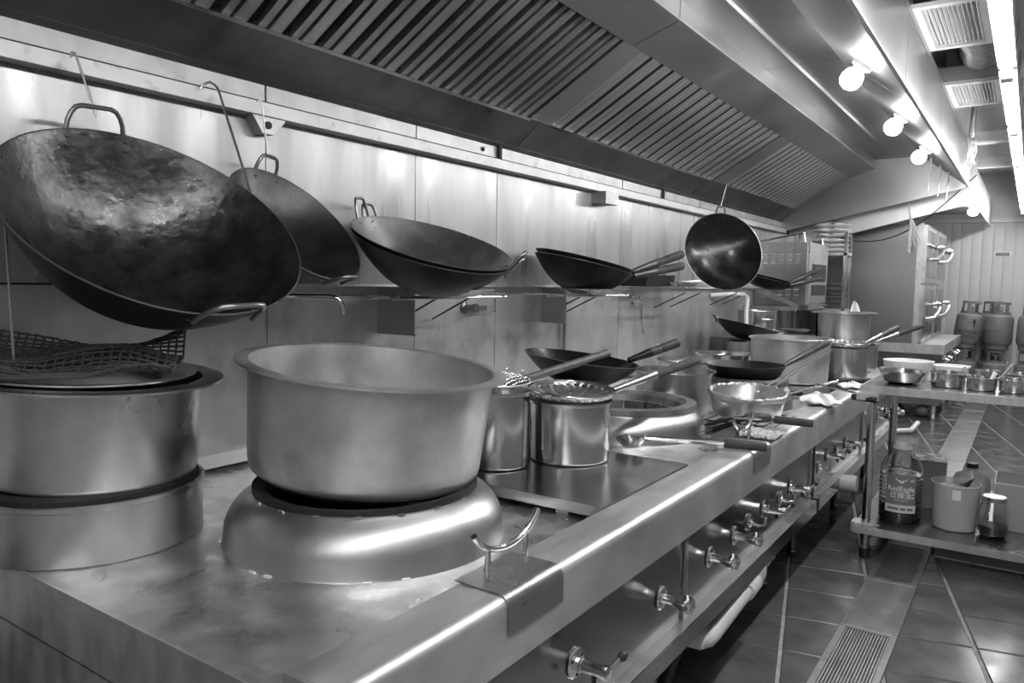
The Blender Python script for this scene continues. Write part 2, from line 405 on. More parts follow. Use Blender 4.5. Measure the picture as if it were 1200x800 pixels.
def build_back_hood():
    h = thing('extractor_hood', 'second steel hood in the background above the steam cabinets', 'hood', (0, 0, 0))
    MB().prism([(-2.24, 1.79), (-.513, 2.214), (-.513, 2.62), (-2.24, 2.62)], 8.615, 8.63).build('end_panel', mat('bright_hood_steel', .78, .9, .40, var=.04, rvar=.08, scale=2, bump=.15, bscale=2.2), h)
    for k in range(6): MB().box((-.525, 8.632+.575*k, 2.214), (-.513, 8.632+.575*(k+1)-.004, 2.55)).build('outer_fascia', HOODFASCIA, h)
    MB().box((-2.24, 8.632, 2.40), (-.526, 12.08, 2.415)).build('inner_ceiling', HOODSTEEL, h)
    t = thing('hood_lamp', 'small lit lamp under the second hood in the background', 'lamp', (-.66, 10.95, 2.398), frame((.0, 0, -1)))
    MB().lathe([(0, .0), (.05, 0), (.045, .02), (0, .02)], 20).build('lamp_base', WHITEP, t)
    MB().lathe([(0, .02), (.02, .02), (.055, .05), (.06, .08), (.04, .11), (0, .12)], 16).build('bulb', BULB, t)
build_back_hood()

# ------------------------------------------------------------------ ceiling services
def build_services():
    tag_l = ['row of fluorescent tubes, the section nearest the camera', 'row of fluorescent tubes, section beside the nearer ceiling vent', 'row of fluorescent tubes, section beside the farther ceiling vent',
             'row of fluorescent tubes, section beyond the ceiling vents', 'row of fluorescent tubes, section beside the second hood', 'row of fluorescent tubes, section ending at the ribbed far wall']
    tm = MB().lathe([(0, 0), (.019, .0), (.019, 1.40), (0, 1.40)], 14, Matrix.Rotation(-PI/2, 4, 'X')).mesh('tube', GLOW)
    hm = MB().box((-.035, -.02, .03), (.035, 1.44, .085)).mesh('housing', VENTW)
    cm = MB().box((-.024, -.03, -.024), (.024, .0, .03)).mesh('tube_socket', VENTW)
    rows = [(-.155, y, tag_l[k]) for k, y in enumerate((2.75, 4.25, 5.75, 7.25, 8.75, 10.25))]
    rows += [(-.155, y, lb_) for y, lb_ in ((-1.75, 'fluorescent tube at the start of the row far behind the viewpoint'), (-.25, 'fluorescent tube of the row straight above the viewpoint'), (1.25, 'fluorescent tube of the row just ahead above the frame'))]
    for x, y, lb in rows:
        t = thing('fluorescent_light', lb, 'light', (x, y, 2.37), None, 'fluorescent tube lights in the aisle')
        for nm, me in (('tube', tm), ('housing', hm), ('tube_socket', cm)):
            o = bpy.data.objects.new(nm, me); col.objects.link(o); o.parent = t
        o = bpy.data.objects.new('tube_socket', cm); col.objects.link(o); o.parent = t; o.location = (0, 1.43, 0)
        for yy in (.3, 1.1): MB().tube([(0, yy, .085), (0, yy, .58)], .005, 6).build('hanger_rod', WIRE, t)
    # two louvred vents
    for k, (y0, y1, lb) in enumerate(((4.08, 4.86, 'larger near white louvred ceiling vent beside the hood'), (5.72, 6.46, 'smaller far white louvred ceiling vent beyond the flexible duct'))):
        x0, x1, z = -.56, -.235, 2.70
        v_ = thing('ceiling_vent', lb, 'vent', (0, 0, 0), None, 'louvred ceiling vents')
        f = .045
        m = MB()
        for a, b in (((x0, y0, z), (x0+f, y1, z+.02)), ((x1-f, y0, z), (x1, y1, z+.02)), ((x0+f, y0, z), (x1-f, y0+f, z+.02)), ((x0+f, y1-f, z), (x1-f, y1, z+.02))): m.box(a, b)
        m.build('vent_frame', VENTW, v_)
        MB().box((x0+.01, y0+.01, z+.05), (x1-.01, y1-.01, z+.25)).build('vent_box', VENTD, v_)
        n = 12
        sm = MB(); sm.box((-.0022, y0+f, -.010), (.0022, y1-f, .010), Matrix.Rotation(math.radians(25), 4, 'Y')); me = sm.mesh('slat', VENTW)
        for i in range(n):
            o = bpy.data.objects.new('slat', me); col.objects.link(o); o.parent = v_
            o.location = (x0+f+(x1-x0-2*f)*(i+.5)/n, 0, z+.02)
    # flexible duct joining the vents
    pts = [(-.33+.01*math.sin(i*.3), 4.75+i*.022, 2.86) for i in range(48)]
    o = MB().tube(pts, .12, 20, radii=[.115+.008*(i % 2) for i in range(48)]).build('flexible_duct', FLEX)
    tag(o, 'grey ribbed flexible duct running between the two ceiling vents', 'duct')
    o = MB().box((-.60, 5.58, 2.69), (-.2, 5.66, 2.78)).build('ceiling_beam', GREYP)
    tag(o, 'dark steel crossbar just before the farther ceiling vent', 'beam')
    for y, z, lb in ((7.6, 2.62, 'pale crossbeam under the ceiling beyond the vents'), (9.0, 2.60, 'pale crossbeam under the ceiling above the second hood front')):
        o = MB().prism([(y, z), (y+.10, z), (y+.10, z+.02), (y+.06, z+.02), (y+.06, z+.10), (y+.04, z+.10), (y+.04, z+.02), (y, z+.02)], -.53, 2.4, 'x').build('ceiling_beam', VENTW); tag(o, lb, 'beam')
    # coil of cable on the pipe
    c = MB()
    for k in range(5):
        rr = .085-.006*k; c.tube([(-.50+.012*math.sin(3*a+k)+.01*k, 7.3+rr*.9*math.sin(a), 2.50+rr*1.6*math.cos(a)) for a in [2*PI*i/28 for i in range(28)]], .006, 6, closed=True)
    tag(c.build('cable_coil', CREAMP), 'oval coil of cable hanging from a ceiling pipe beside the hood', 'cable')
    tag(MB().tube([(-.47, 7.25, 2.95), (-.48, 7.27, 2.66), (-.485, 7.3, 2.62)], .022, 10).build('ceiling_pipe', FLEX), 'thin pipe dropping from the ceiling above the cable coil', 'pipe')
    # cords bunch and drooping cable at the end of the hood
    cb = MB()
    for k in range(9):
        a = random.uniform(-.05, .05); b_ = random.uniform(-.05, .05); z1 = random.uniform(1.72, 1.86)
        cb.tube([(-1.045, 8.33, 2.22), (-1.03, 8.34, 2.10), (-1.0+a*.5, 8.36, 1.98), (-1.0+a, 8.36+b_, (z1+1.95)/2), (-.98+a*1.3, 8.36+b_, z1)], .005, 6)
    tag(cb.build('cord_bunch', PVC), 'tangled bunch of pale cords hanging from the hood end', 'cords')
    pts = []
    A, B = Vector((-1.56, 8.5, 1.86)), Vector((-.50, 8.45, 2.46))
    for i in range(25):
        t = i/24; p = A.lerp(B, t); p.z -= .22*math.sin(PI*t)*(1-.3*t); pts.append(p)
    tag(MB().tube(pts, .006, 6).build('drooping_cable', RUBBER), 'thin black cable drooping past the steam cabinet to the hood', 'cable')
    for k, (x, y, z) in enumerate(((-.80, 7.6, 2.40), (-.74, 7.75, 2.36), (-.69, 7.95, 2.34))):
        z0 = 2.645-.305/.393*(x+.95)-.005
        tag(MB().tube([(x, y, z0), (x+.005, y, z0-.06), (x-.01, y+.01, z-.16)], .008, 6).build('hanging_cord', CREAMP),
            ('short pale cord hanging under the hood, left of three', 'short pale cord hanging under the hood, middle of three', 'short pale cord hanging under the hood, right of three')[k], 'cord', 'cords under the hood')
build_services()

# ------------------------------------------------------------------ wok ranges
DZ, RZ = .75, .80       # deck and rail heights
def valve(parent, y, z, kind, x=-.814):
    R = Matrix.Translation((x, y, z)) @ Matrix.Rotation(PI/2, 4, 'Y')      # local z -> +x
    m = MB()
    if kind == 'lever':
        m.lathe([(0, 0), (.034, 0), (.036, .003), (.033, .006), (.016, .007), (.016, .02), (.0145, .022), (.0145, .07), (.017, .072), (.017, .085), (0, .087)], 24, R)
        v_ = m.build('gas_valve', CHROME, parent)
        for a in (0, 2.1, 4.2): MB().lathe([(0, .006), (.004, .006), (.004, .008), (0, .009)], 8, R @ Matrix.Translation((.026*math.cos(a), .026*math.sin(a), 0))).build('screw', GAPDARK, v_)
        p0 = Vector((x+.078, y, z)); p1 = p0+Vector((.012, .055, .018))
        MB().tube([p0, p1], .005, 8).build('lever', CHROME, v_)
        M_, L_ = along(p1-Vector((.002, .008, .003)), p1+Vector((.004, .014, .004)))
        MB().lathe([(0, 0), (.008, .002), (.012, L_*.5), (.008, L_*.95), (0, L_)], 14, M_).build('lever_knob', RUBBER, v_)
        MB().tube([(x+.05, y, z-.012), (x+.05, y, z-.03)], .006, 8).build('lock_screw', GAPDARK, v_)
    elif kind == 'ring':
        m.lathe([(.016, 0), (.030, 0), (.032, .004), (.028, .008), (.018, .008)], 24, R, closed=True)
        v_ = m.build('gas_valve', CHROME, parent)
        p0 = Vector((x+.004, y, z))
        MB().tube([p0, p0+Vector((.03, .01, -.012)), p0+Vector((.045, .03, -.010)), p0+Vector((.047, .035, .02))], .006, 8).build('lever', CHROME, v_)
    else:
        m.lathe([(0, 0), (.032, 0), (.034, .003), (.030, .007), (.014, .008), (.012, .03), (.013, .045), (0, .046)], 24, R)
        v_ = m.build('gas_valve', CHROME, parent)
        k = MB(); n = 36; prof = [(.4, .034), (.62, .040), (.70, .052), (1.0, .066), (1.05, .080), (.95, .092), (.6, .097), (0, .098)]
        vs = []; fs = []
        for i, (s_, zz) in enumerate(prof[:-1]):
            for j in range(n):
                a = 2*PI*j/n; rr = .022*s_*(1+(.16*math.cos(6*a) if i > 1 else 0)); vs.append((rr*math.cos(a), rr*math.sin(a), zz))
        vs.append((0, 0, .098))
        for i in range(len(prof)-2):
            for j in range(n): fs.append((i*n+j, i*n+(j+1) % n, (i+1)*n+(j+1) % n, (i+1)*n+j))
        o_ = (len(prof)-2)*n
        for j in range(n): fs.append((o_+j, o_+(j+1) % n, len(vs)-1))
        fs.append(tuple(range(n))[::-1]); k.add(vs, fs, R); k.build('knob', CHROME, v_)
    return v_

def burner_ring(parent, cx, cy, R0, Rt, zt, soot=True):
    M_ = Matrix.Translation((cx, cy, 0))
    H = zt-DZ
    prof = [(R0+.003, DZ), (R0, DZ+.006), (R0-.003, DZ+H*.38), (R0-.010, DZ+H*.55), (R0-.022, DZ+H*.72), (R0-.038, DZ+H*.86), (max(Rt, R0-.058), DZ+H*.96), (Rt, zt), (Rt-.012, zt+.004), (Rt-.022, zt), (Rt-.03, zt-.03), (Rt-.06, DZ+.005), (R0-.02, DZ+.004)]
    r = MB().lathe(prof, 64, M_, closed=True).build('burner_ring', RINGSTEEL, parent, angle=50)
    return r

def build_range(y0, y1, label, posts, panels, valves, first):
    rg = thing('wok_range', label, 'stove', (0, 0, 0), None, 'stainless wok ranges')
    xi, xo = -.91, -.785
    MB().box((-2.235, y0, DZ-.03), (xi+.02, y1, DZ)).build('deck', DECK, rg)
    # folded front rail with rounded nose
    pr = [(xi, DZ-.02), (xi, RZ-.012)]+[(xi+.012-.012*math.cos(a), RZ-.012+.012*math.sin(a)) for a in (.5, 1.05, PI/2)]
    rad = .022
    pr += [(xo-rad+rad*math.sin(a), RZ-rad+rad*math.cos(a)) for a in [PI/2*i/8 for i in range(9)]]
    pr += [(xo, .662), (xo-.006, .659), (xo-.028, .661), (xo-.028, DZ-.02)]
    MB().prism(pr, y0, y1).build('front_rail', STEEL, rg, angle=30)
    for a, b in panels:
        MB().box((-.835, a, .391), (-.815, b, .70)).build('front_panel', FRONTP, rg)
    for y in posts:
        MB().box((-.838, y-.013, .335), (-.807, y+.013, .70)).build('front_post', STEELV, rg)
    # shelf channel below the controls
    ch = MB().box((-.838, y0+.02, .386), (-.782, y1-.02, .390)).build('drip_channel', ALU2, rg)
    MB().box((-.782, y0+.02, .332), (-.778, y1-.02, .3895)).build('channel_face', FRONTP, ch)  # face coloured darker than the strip to paint in its shade
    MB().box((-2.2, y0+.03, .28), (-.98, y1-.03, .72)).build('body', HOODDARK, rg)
    MB().box((-.98, y0+.03, .345), (-.84, y1-.03, .385)).build('floor_pan', STEELV, rg)
    for y in [y0+.25+(y1-y0-.5)*k/2 for k in range(3)]:
        for x in (-2.1, -.95):
            MB().lathe([(0, 0), (.022, 0), (.024, .03), (.02, .035), (.02, .345), (0, .345)], 14, Matrix.Translation((x, y, 0))).build('leg', FRONTP, rg)  # dark steel puts the shade under the range into the legs
    if first:
        MB().box((-2.235, y0-.006, .62), (xi, y0, DZ+.001)).build('end_panel', STEEL, rg)
        MB().box((-2.235, y0-.004, .25), (-.80, y0, .613)).build('end_panel', STEEL, rg)
        MB().prism([(xi, .615), (-.787, .615), (-.787, .776), (-.808, .798), (xi, .798)], y0-.006, y0).build('end_panel', STEEL, rg)
    for y, z, k in valves: valve(rg, y, z, k)
    return rg
r1 = build_range(.73, 3.72, 'near stainless wok range with tap knobs, carrying the big aluminium pot', (2.128, 3.69),
    ((.735, 2.11), (2.145, 3.675)),
    ((1.466, 0.530, 'lever'), (1.955, 0.514, 'knob'), (2.344, 0.517, 'knob'), (2.593, 0.520, 'knob'), (2.757, 0.525, 'ring'), (2.943, 0.531, 'lever'), (3.173, 0.516, 'ring'), (3.337, 0.528, 'lever')), True)
r2 = build_range(3.73, 6.25, 'far stainless wok range behind the trolley, carrying stacked pots and pans', (3.765, 5.0, 6.2),
    ((3.782, 4.985), (5.015, 6.185)),
    ((3.862, 0.514, 'ring'), (4.048, 0.541, 'lever'), (4.267, 0.531, 'ring'), (4.507, 0.525, 'lever'), (5.579, 0.525, 'knob'), (5.908, 0.525, 'knob')), False)
def ring_parts():
    a = burner_ring(r1, -1.385, 1.375, .352, .287, .872)
    # cast iron seat, mortar beads
    MB().lathe([(.283, .868), (.283, .888), (.25, .880), (.20, .80), (.205, .795), (.262, .862)], 48, Matrix.Translation((-1.385, 1.375, 0)), closed=True).build('pot_seat', SOOT, a)
    for t in (-2.25, -1.55, -1.42, -.78, -.55):
        MB().box((-.009, -.003, 0), (.009, .003, .004), Matrix.Translation((-1.385+.357*math.cos(t), 1.375+.357*math.sin(t), DZ)) @ Matrix.Rotation(t+PI/2, 4, 'Z')).build('mortar_bead', WHITEP, a)
    for k in range(9):
        t = -2.5+k*.33
        MB().box((-.007, -.003, 0), (.007, .003, .004), Matrix.Translation((-1.385+.288*math.cos(t), 1.375+.288*math.sin(t), .872)) @ Matrix.Rotation(t+PI/2, 4, 'Z')).build('seat_clip', ALU2, a)
    b = burner_ring(r1, -1.46, 3.02, .35, .305, .868)
    MB().lathe([(.312, .862), (.312, .884), (.27, .888), (.245, .872), (.235, .84), (.25, .84)], 48, Matrix.Translation((-1.46, 3.02, 0)), closed=True).build('cast_rim', mat('scorched_iron', .20, .5, .5, var=.08, scale=14), b)
    nb = 14
    for k in range(nb):
        t = 2*PI*k/nb
        MB().box((-.045, -.02, .755), (.045, .02, .845), Matrix.Translation((-1.46+.235*math.cos(t), 3.02+.235*math.sin(t), 0)) @ Matrix.Rotation(t+PI/2, 4, 'Z')).build('fire_brick', BRICK, b)
    MB().lathe([(0, .755), (.2, .756), (.22, .78), (0, .77)], 24, Matrix.Translation((-1.46, 3.02, 0))).build('burner_well', SOOT, b)
    c = burner_ring(r2, -1.255, 4.07, .25, .215, .880)
    MB().lathe([(.22, .868), (.223, .895), (.205, .9075), (.17, .895), (.16, .86), (.18, .86)], 40, Matrix.Translation((-1.255, 4.07, 0)), closed=True).build('cast_rim', mat('crusted_iron', .10, .4, .6, var=.08, scale=30, bump=.4, bscale=60), c)
    MB().lathe([(0, .756), (.15, .757), (.16, .80), (0, .79)], 24, Matrix.Translation((-1.255, 4.07, 0))).build('burner_well', SOOT, c)
ring_parts()

# steel platforms bridging the deck
def platform(y0, y1, x0, x1, zt, label):
    p = thing('steel_platform', label, 'platform', (0, 0, 0), None, 'platforms on the ranges')
    MB().box((x0, y0, zt-.03), (x1, y1, zt)).build('top', PLATFORM, p)
    for x in (x0+.06, x1-.16):
        for y in (y0+.03, y1-.06): MB().box((x, y, DZ), (x+.04, y+.03, zt-.03)).build('leg', STEEL, p)
platform(1.77, 2.385, -2.15, -.9125, RZ+.0002, 'flat steel platform between the two near burners, under two polished pots')
platform(4.63, 5.77, -2.20, -.93, RZ+.001, 'flat steel platform on the far range under the stacked pots')

# ladle rests hooked over the rail
def ladle_rest(y, label):
    t = thing('ladle_rest', label, 'rest', (0, y, 0), None, 'ladle rests on the rail')
    xo, rad = -.7835, .024
    pts = [(-.915, RZ+.0015)]+[(xo-rad+rad*math.sin(a), RZ+.0015-rad+rad*math.cos(a)) for a in [PI/2*i/8 for i in range(9)]]+[(xo, .725)]
    top = pts; bot = [(p[0]+d[0], p[1]+d[1]) for p, d in zip(pts, [(0, .003)]+[(.003*math.sin(PI/2*i/8), .003*math.cos(PI/2*i/8)) for i in range(9)]+[(.003, 0)])]
    MB().prism(top+bot[::-1], -.10, .10).build('plate', RESTPLATE, t, angle=30)
    for yy in (-.0675, .0675): MB().tube([(-.857, yy, RZ+.004), (-.857, yy, RZ+.072)], .006, 10).build('post', CHROME, t)
    MB().tube([(-.857, .125*math.sin(a), RZ+.143-.085*math.cos(a)) for a in [-1.15+2.3*i/16 for i in range(17)]], .0065, 10).build('curved_bar', CHROME, t)
ladle_rest(1.248, 'ladle rest with curved bar on the rail in front of the big pot')
ladle_rest(2.79, 'ladle rest with curved bar on the rail, in front of the foil-edged basin')

# pipework under the range
p = thing('drain_pipe', 'grey plastic drain pipe with elbow under the near range', 'pipe', (0, 0, 0))
MB().tube([(-.80, 2.35, .255), (-.80, 2.78, .288)], .028, 16).build('pipe', PVC, p)
MB().tube([(-.80, 2.37, .2565), (-.802, 2.32, .256), (-.815, 2.285, .258), (-.85, 2.27, .265), (-.95, 2.265, .285)], .029, 16).build('elbow', PVC, p)
MB().tube([(-.80, 2.70, .282), (-.80, 2.80, .290)], .035, 16).build('coupling', PVC, p)
MB().tube([(-.80, 2.80, .290), (-.80, 2.86, .30), (-.81, 2.90, .32), (-.83, 2.92, .35), (-.86, 2.92, .43)], .030, 16).build('riser', mat('weathered_pvc', .3, 0, .5, var=.12, scale=30), p)
o = MB().tube([(-.86, 4.25, .36), (-.70, 4.25, .365)], .042, 18).build('drain_pipe', PVC); tag(o, 'short capped grey pipe end under the far range beside the trolley leg', 'pipe')
o = MB().tube([(-.9, 3.05, .5), (-.88, 3.05, .28), (-.88, 3.1, .20), (-.88, 3.35, .20)], .014, 10).build('gas_pipe', STEELV); tag(o, 'thin gas pipe in the shadow under the near range', 'pipe')

# ------------------------------------------------------------------ cookware builders
def lathe_pot(parent, rb, rt, h, fl=0, th=.003, corner=.02, mt=ALU, n=72, name='body', roll=0, M=None):
    pr = [(0, 0), (rb-corner, 0)]+[(rb-corner+corner*math.sin(a), corner-corner*math.cos(a)) for a in (.4, .8, 1.2, PI/2)]
    pr += [(rt, h)]
    if fl: pr += [(rt+fl*.6, h+.006), (rt+fl, h+.004), (rt+fl, h+.009), (rt+fl*.6, h+.012), (rt-.002, h+.009)]
    elif roll: pr += [(rt+roll, h-.002), (rt+roll*1.2, h+.003), (rt+roll, h+.007), (rt, h+.007)]
    else: pr += [(rt, h+.001)]
    pr += [(rt-th, h-.004), (rb-th, corner+.004), (rb-corner-th, th+.001), (0, th+.001)]
    return MB().lathe(pr, n, M).build(name, mt, parent, angle=40)
def pot(name, label, cat, loc, rb, rt, h, fl=0, mt=ALU, roll=0, rot=None, corner=.02, group=None, soot=False):
    t = thing(name, label, cat, loc, rot, group)
    lathe_pot(t, rb, rt, h, fl, mt=mt, roll=roll, corner=corner)
    if soot: MB().lathe([(0, -.002), (rb-corner*.9, -.002), (rb-corner*.45, corner*.12), (rb-corner*.2, corner*.35), (rb-corner*.3, corner*.4)], 64).build('sooty_base', SOOT, t)
    return t
def bowl_profile(R, d, k=2.2, th=.0028, n=14):
    out = [(R*i/n, -d*(1-(i/n)**k)) for i in range(n+1)]
    inn = [(max(r-th*.4, 0), z+th) for r, z in out[:-1]]+[(R-th, 0.0005)]
    return out, inn
def wok_bowl(parent, R, d, inner=IRONIN, n=72, outer=IRON, k=2.2):
    out, inn = bowl_profile(R, d, k)
    o = MB().lathe(out+[(R+.001, .001), (R-.0015, .002)], n).build('bowl', outer, parent, angle=60)
    MB().lathe(inn+[(R-.0015, .002)], n).build('inside', inner, parent, angle=60)
    MB().lathe([(R-.0025, .0015), (R+.0012, .0005), (R+.0012, .0025), (R-.0025, .0032)], n, closed=True).build('rim', HANDLE, parent)
def loop_handle(parent, R, ang, w_=.075, out=.055, rise=.02, r=.006, name='loop_handle'):
    M_ = Matrix.Rotation(ang, 4, 'Z')
    pts = [(R-.012, -w_, -.03), (R-.004, -w_, -.008)]
    for i in range(13):
        a = PI*i/12
        pts.append((R+out*min(1, 1.25*math.sin(a)), -w_*.97*math.cos(a), rise*min(1, 1.3*math.sin(a))))
    pts += [(R-.004, w_, -.008), (R-.012, w_, -.03)]
    h = MB().tube(pts, r, 10, M=M_).build(name, HANDLE, parent)
    for s in (-1, 1):
        for zz in (-.012, -.034):
            MB().lathe([(0, 0), (.006, 0), (.004, .004), (0, .005)], 10, M_ @ Matrix.Translation((R-.02-(.012 if zz < -.02 else 0), s*w_, zz)) @ Matrix.Rotation(-PI/2-.6, 4, 'Y')).build('rivet', HANDLE, h)
    return h
def long_handle(parent, p0, p1, split=.42, r=.016, grip=WOOD, metal=HANDLE, tip=True):
    p0, p1 = Vector(p0), Vector(p1); M_, L_ = along(p0, p1); a = L_*split
    s = MB().lathe([(0, 0), (r*.65, 0), (r*.8, a*.5), (r*1.02, a), (r*1.02, a+.004), (0, a+.004)], 18, M_).build('handle_socket', metal, parent)
    g = MB().lathe([(0, a), (r*.98, a), (r*1.0, a+(L_-a)*.33), (r*.93, a+(L_-a)*.35), (r*1.0, a+(L_-a)*.38), (r*1.06, a+(L_-a)*.8), (r*1.02, L_-.004), (r*.9, L_), (0, L_)], 20, M_).build('grip', grip, parent)
    if tip: MB().lathe([(0, L_), (r*.82, L_), (r*.78, L_+.002), (0, L_+.002)], 18, M_).build('grip_end', WOODLT, g)

# ---- woks hung and stacked along the wall
def wok_loops(label, c, n, R, d, hdirs, inner, group, w_=.07, out=.055, rise=.02, r=.006, k=2.2):
    F_ = frame(n, hdirs[0]); t = thing('wok', label, 'wok', c, F_, group)
    wok_bowl(t, R, d, inner, k=k)
    Fi = F_.transposed()
    for hd in hdirs:
        l = Fi @ Vector(hd); loop_handle(t, R, math.atan2(l.y, l.x), w_, out, rise, r)
    return t
G = 'round iron woks hung or shelved along the wall'
wok_loops('giant seasoned iron wok with two loop handles hung tilted on the wall', (-1.831, 1.091, 1.546), (.644, -.035, .765), .37, .25, ((-.765, -.03, .642), (.765, .002, -.644)), IRONIN, G, .078, .028, .055, .0065, 2.6)
wok_loops('smaller dark wok hung behind the giant wok', (-1.99, 1.66, 1.572), (.726, .129, .676), .247, .12, ((-.684, .029, .729), (.664, .127, -.737)), IRONBLK2, G, .045, .025, .045)
n3 = Vector((.337, -.058, .94)).normalized(); c3 = Vector((-1.872, 2.202, 1.538))
wok_loops('upper of two nested double-handled woks on the wall shelf, worn shiny inside', c3, n3, .31, .185, ((-.908, -.283, .308), (.858, .43, -.281)), IRONIN2, G, .042, .035, .065)
wok_loops('lower of two nested double-handled woks on the wall shelf', c3-n3*.015, n3, .31, .185, ((-.90, -.10, .308), (.84, .50, -.281)), IRON, G, .042, .035, .055)
wok_loops('round black wok hanging face-on by a string from the hood', (-1.785, 5.19, 1.623), (.644, -.709, .288), .28, .11, ((-.187, .219, .958),), IRONBLK, G, .035, .04)
def wok_long(label, c, n, R, d, rim, end, inner=IRON, group='long-handled woks', r=.021, **k):
    F_ = frame(n, (1, 0, 0)); t = thing('wok', label, 'wok', c, F_, group)
    wok_bowl(t, R, d, inner, 64)
    Mi = t.matrix_world.inverted()
    long_handle(t, Mi @ Vector(rim), Mi @ Vector(end), r=r, **k)
    return t
n4 = Vector((.163, .145, .976)).normalized(); c4 = Vector((-1.93, 3.477, 1.509))
wok_long('upper of two nested long-handled black woks on the wall shelf', c4, n4, .26, .155, (-1.715, 3.605, 1.455), (-1.562, 3.893, 1.555), grip=WOODMID, metal=mat('dull_socket_iron', .10, .8, .45))
wok_long('lower of two nested long-handled black woks on the wall shelf', c4-n4*.022, n4, .26, .155, (-1.713, 3.607, 1.432), (-1.566, 3.91, 1.492), grip=WOODMID, metal=MATS['dull_socket_iron'])
n6 = Vector((.199, .103, .975)).normalized(); c6 = Vector((-1.9, 6.647, 1.437))
wok_long('far upper long-handled black wok on the shelf beside the oven', c6+n6*.02, n6, .24, .075, (-1.68, 6.55, 1.415), (-1.478, 6.739, 1.536), grip=WOODMID, metal=MATS['dull_socket_iron'])
wok_long('far lower long-handled black wok on the shelf beside the oven', c6, n6, .24, .075, (-1.68, 6.55, 1.395), (-1.483, 6.779, 1.46), grip=WOODMID, metal=MATS['dull_socket_iron'])
wok_long('black wok with dark wooden handle resting on a pot beside the near burner', (-1.45, 2.61, 1.098), (.105, .055, .993), .228, .115, (-1.30, 2.72, 1.092), (-1.165, 2.891, 1.161), inner=IRONBLK, metal=IRON, r=.018)
t = thing('frying_pan', 'flat black frying pan on the crusted small burner, handle over the rail', 'pan', (-1.255, 4.07, .909))
MB().lathe([(0, 0), (.165, 0), (.178, .006), (.205, .052), (.210, .060), (.206, .061), (.174, .010), (.162, .005), (0, .005)], 64).build('body', IRON, t)
_Mi = t.matrix_world.inverted(); long_handle(t, _Mi @ Vector((-1.085, 4.185, .962)), _Mi @ Vector((-.924, 4.465, 1.085)), .4, .018, WOOD, mat('dull_socket_iron', .10, .8, .45))
wok_loops('large black wok lying behind the mid-sized aluminium pot below the white spout', (-1.85, 6.0, 1.075), (.168, .139, .976), .245, .12, ((-.8, -.5, .1),), IRON, G, .04, .03)

# hooks, wires and strings that carry the woks
def wire(label, pts, r=.0035, mt=WIRE, name='hook_wire', cat='hook'):
    return tag(MB().tube(pts, r, 7).build(name, mt), label, cat, 'wires and hooks holding the woks')
wire('wire hook from the ledge to the giant wok handle', [(-2.16, 1.045, 1.975), (-2.155, 1.045, 1.988), (-2.142, 1.046, 1.985), (-2.105, 1.072, 1.845), (-2.10, 1.075, 1.82)])
wire('long wire hook running down to the giant wok rim', [(-2.17, 1.435, 1.975), (-2.165, 1.44, 1.992), (-2.15, 1.455, 2.0), (-2.138, 1.465, 1.99), (-2.13, 1.47, 1.975), (-1.932, 1.435, 1.65)], .004)
wire('white string tying the smaller wok to the ledge', [(-2.16, 1.635, 1.975), (-2.15, 1.64, 1.987), (-2.142, 1.64, 1.97), (-2.142, 1.665, 1.79)], .003, CLOTH, 'string', 'string')
wire('string hanging the round wok from the hood filter edge', [(-2.07, 6.03, 2.185), (-1.845, 5.27, 1.935)], .003, CLOTH, 'string', 'string')
wire('thin steel rod standing behind the left pot', [(-1.985, .80, 1.52), (-1.97, .802, 1.19)], .003, WIRE, 'rod', 'rod')

# ---- wall shelf
def build_shelf():
    s = thing('wall_shelf', 'narrow steel wall shelf at eye level carrying the woks', 'shelf', (0, 0, 0))
    MB().box((WX+.01, 1.45, 1.366), (WX+.075, 7.4, 1.374)).build('shelf_plate', STEEL, s)
    for y, x1 in ((2.28, -2.035), (3.56, -2.09)):
        MB().box((WX+.01, y, 1.17), (x1, y+.006, 1.365)).build('bracket_plate', STEELV, s)
    for y in (2.40, 2.62, 3.62, 3.80, 5.05, 5.35, 6.2, 6.5):
        MB().tube([(-2.0, y, 1.335), (-2.01, y, 1.325), (WX+.02, y, 1.22)], .004, 6).build('brace_wire', IRON, s)
    for a, b, z in ((1.98, 2.70, 1.328), (3.20, 3.90, 1.326), (4.75, 5.45, 1.366), (6.4, 7.0, 1.352)):
        for x in (-1.88, -1.99):
            MB().tube([(x, a, z), (x, b, z)], .006, 8).build('shelf_bar', WIRE, s)
        for yy in (a+.03, b-.03): MB().tube([(WX+.02, yy, z+.006), (-1.87, yy, z+.006)], .005, 8).build('shelf_arm', WIRE, s)
        # shallow dish-shaped support under the woks
    MB().lathe([(0, -.035), (.10, -.028), (.17, -.004), (.19, .0), (.17, .001), (.10, -.022), (0, -.03)], 40, Matrix.Translation((-1.86, 2.28, 1.362))).build('wok_rest', STEELV, s)
    MB().lathe([(0, -.035), (.10, -.028), (.17, -.004), (.19, .0), (.17, .001), (.10, -.022), (0, -.03)], 40, Matrix.Translation((-1.90, 3.54, 1.362))).build('wok_rest', STEELV, s)
build_shelf()
t = thing('strainer', 'shallow wire strainer with long wires on the shelf under the round hanging wok', 'strainer', (-2.03, 4.98, 1.405), frame((.1, .0, .995)))
MB().lathe([(0, -.03), (.09, -.024), (.14, -.004), (.15, .0), (.138, .001), (.09, -.02), (0, -.026)], 36).build('dish', POLISH, t)
for k in range(4): MB().tube([(.02+.03*k, -.05, .004), (.09+.03*k, .75, .045+.006*k)], .004, 6).build('wire', WIRE, t)
t = thing('black_tray', 'black box-shaped tray on the wall shelf behind the wooden handles', 'tray', (-2.13, 4.72, 1.3745))
MB().prism([(-.085, 0), (.085, 0), (.10, .075), (.092, .075), (.078, .008), (-.078, .008), (-.092, .075), (-.10, .075)], -.22, .22).build('sides', IRON, t)
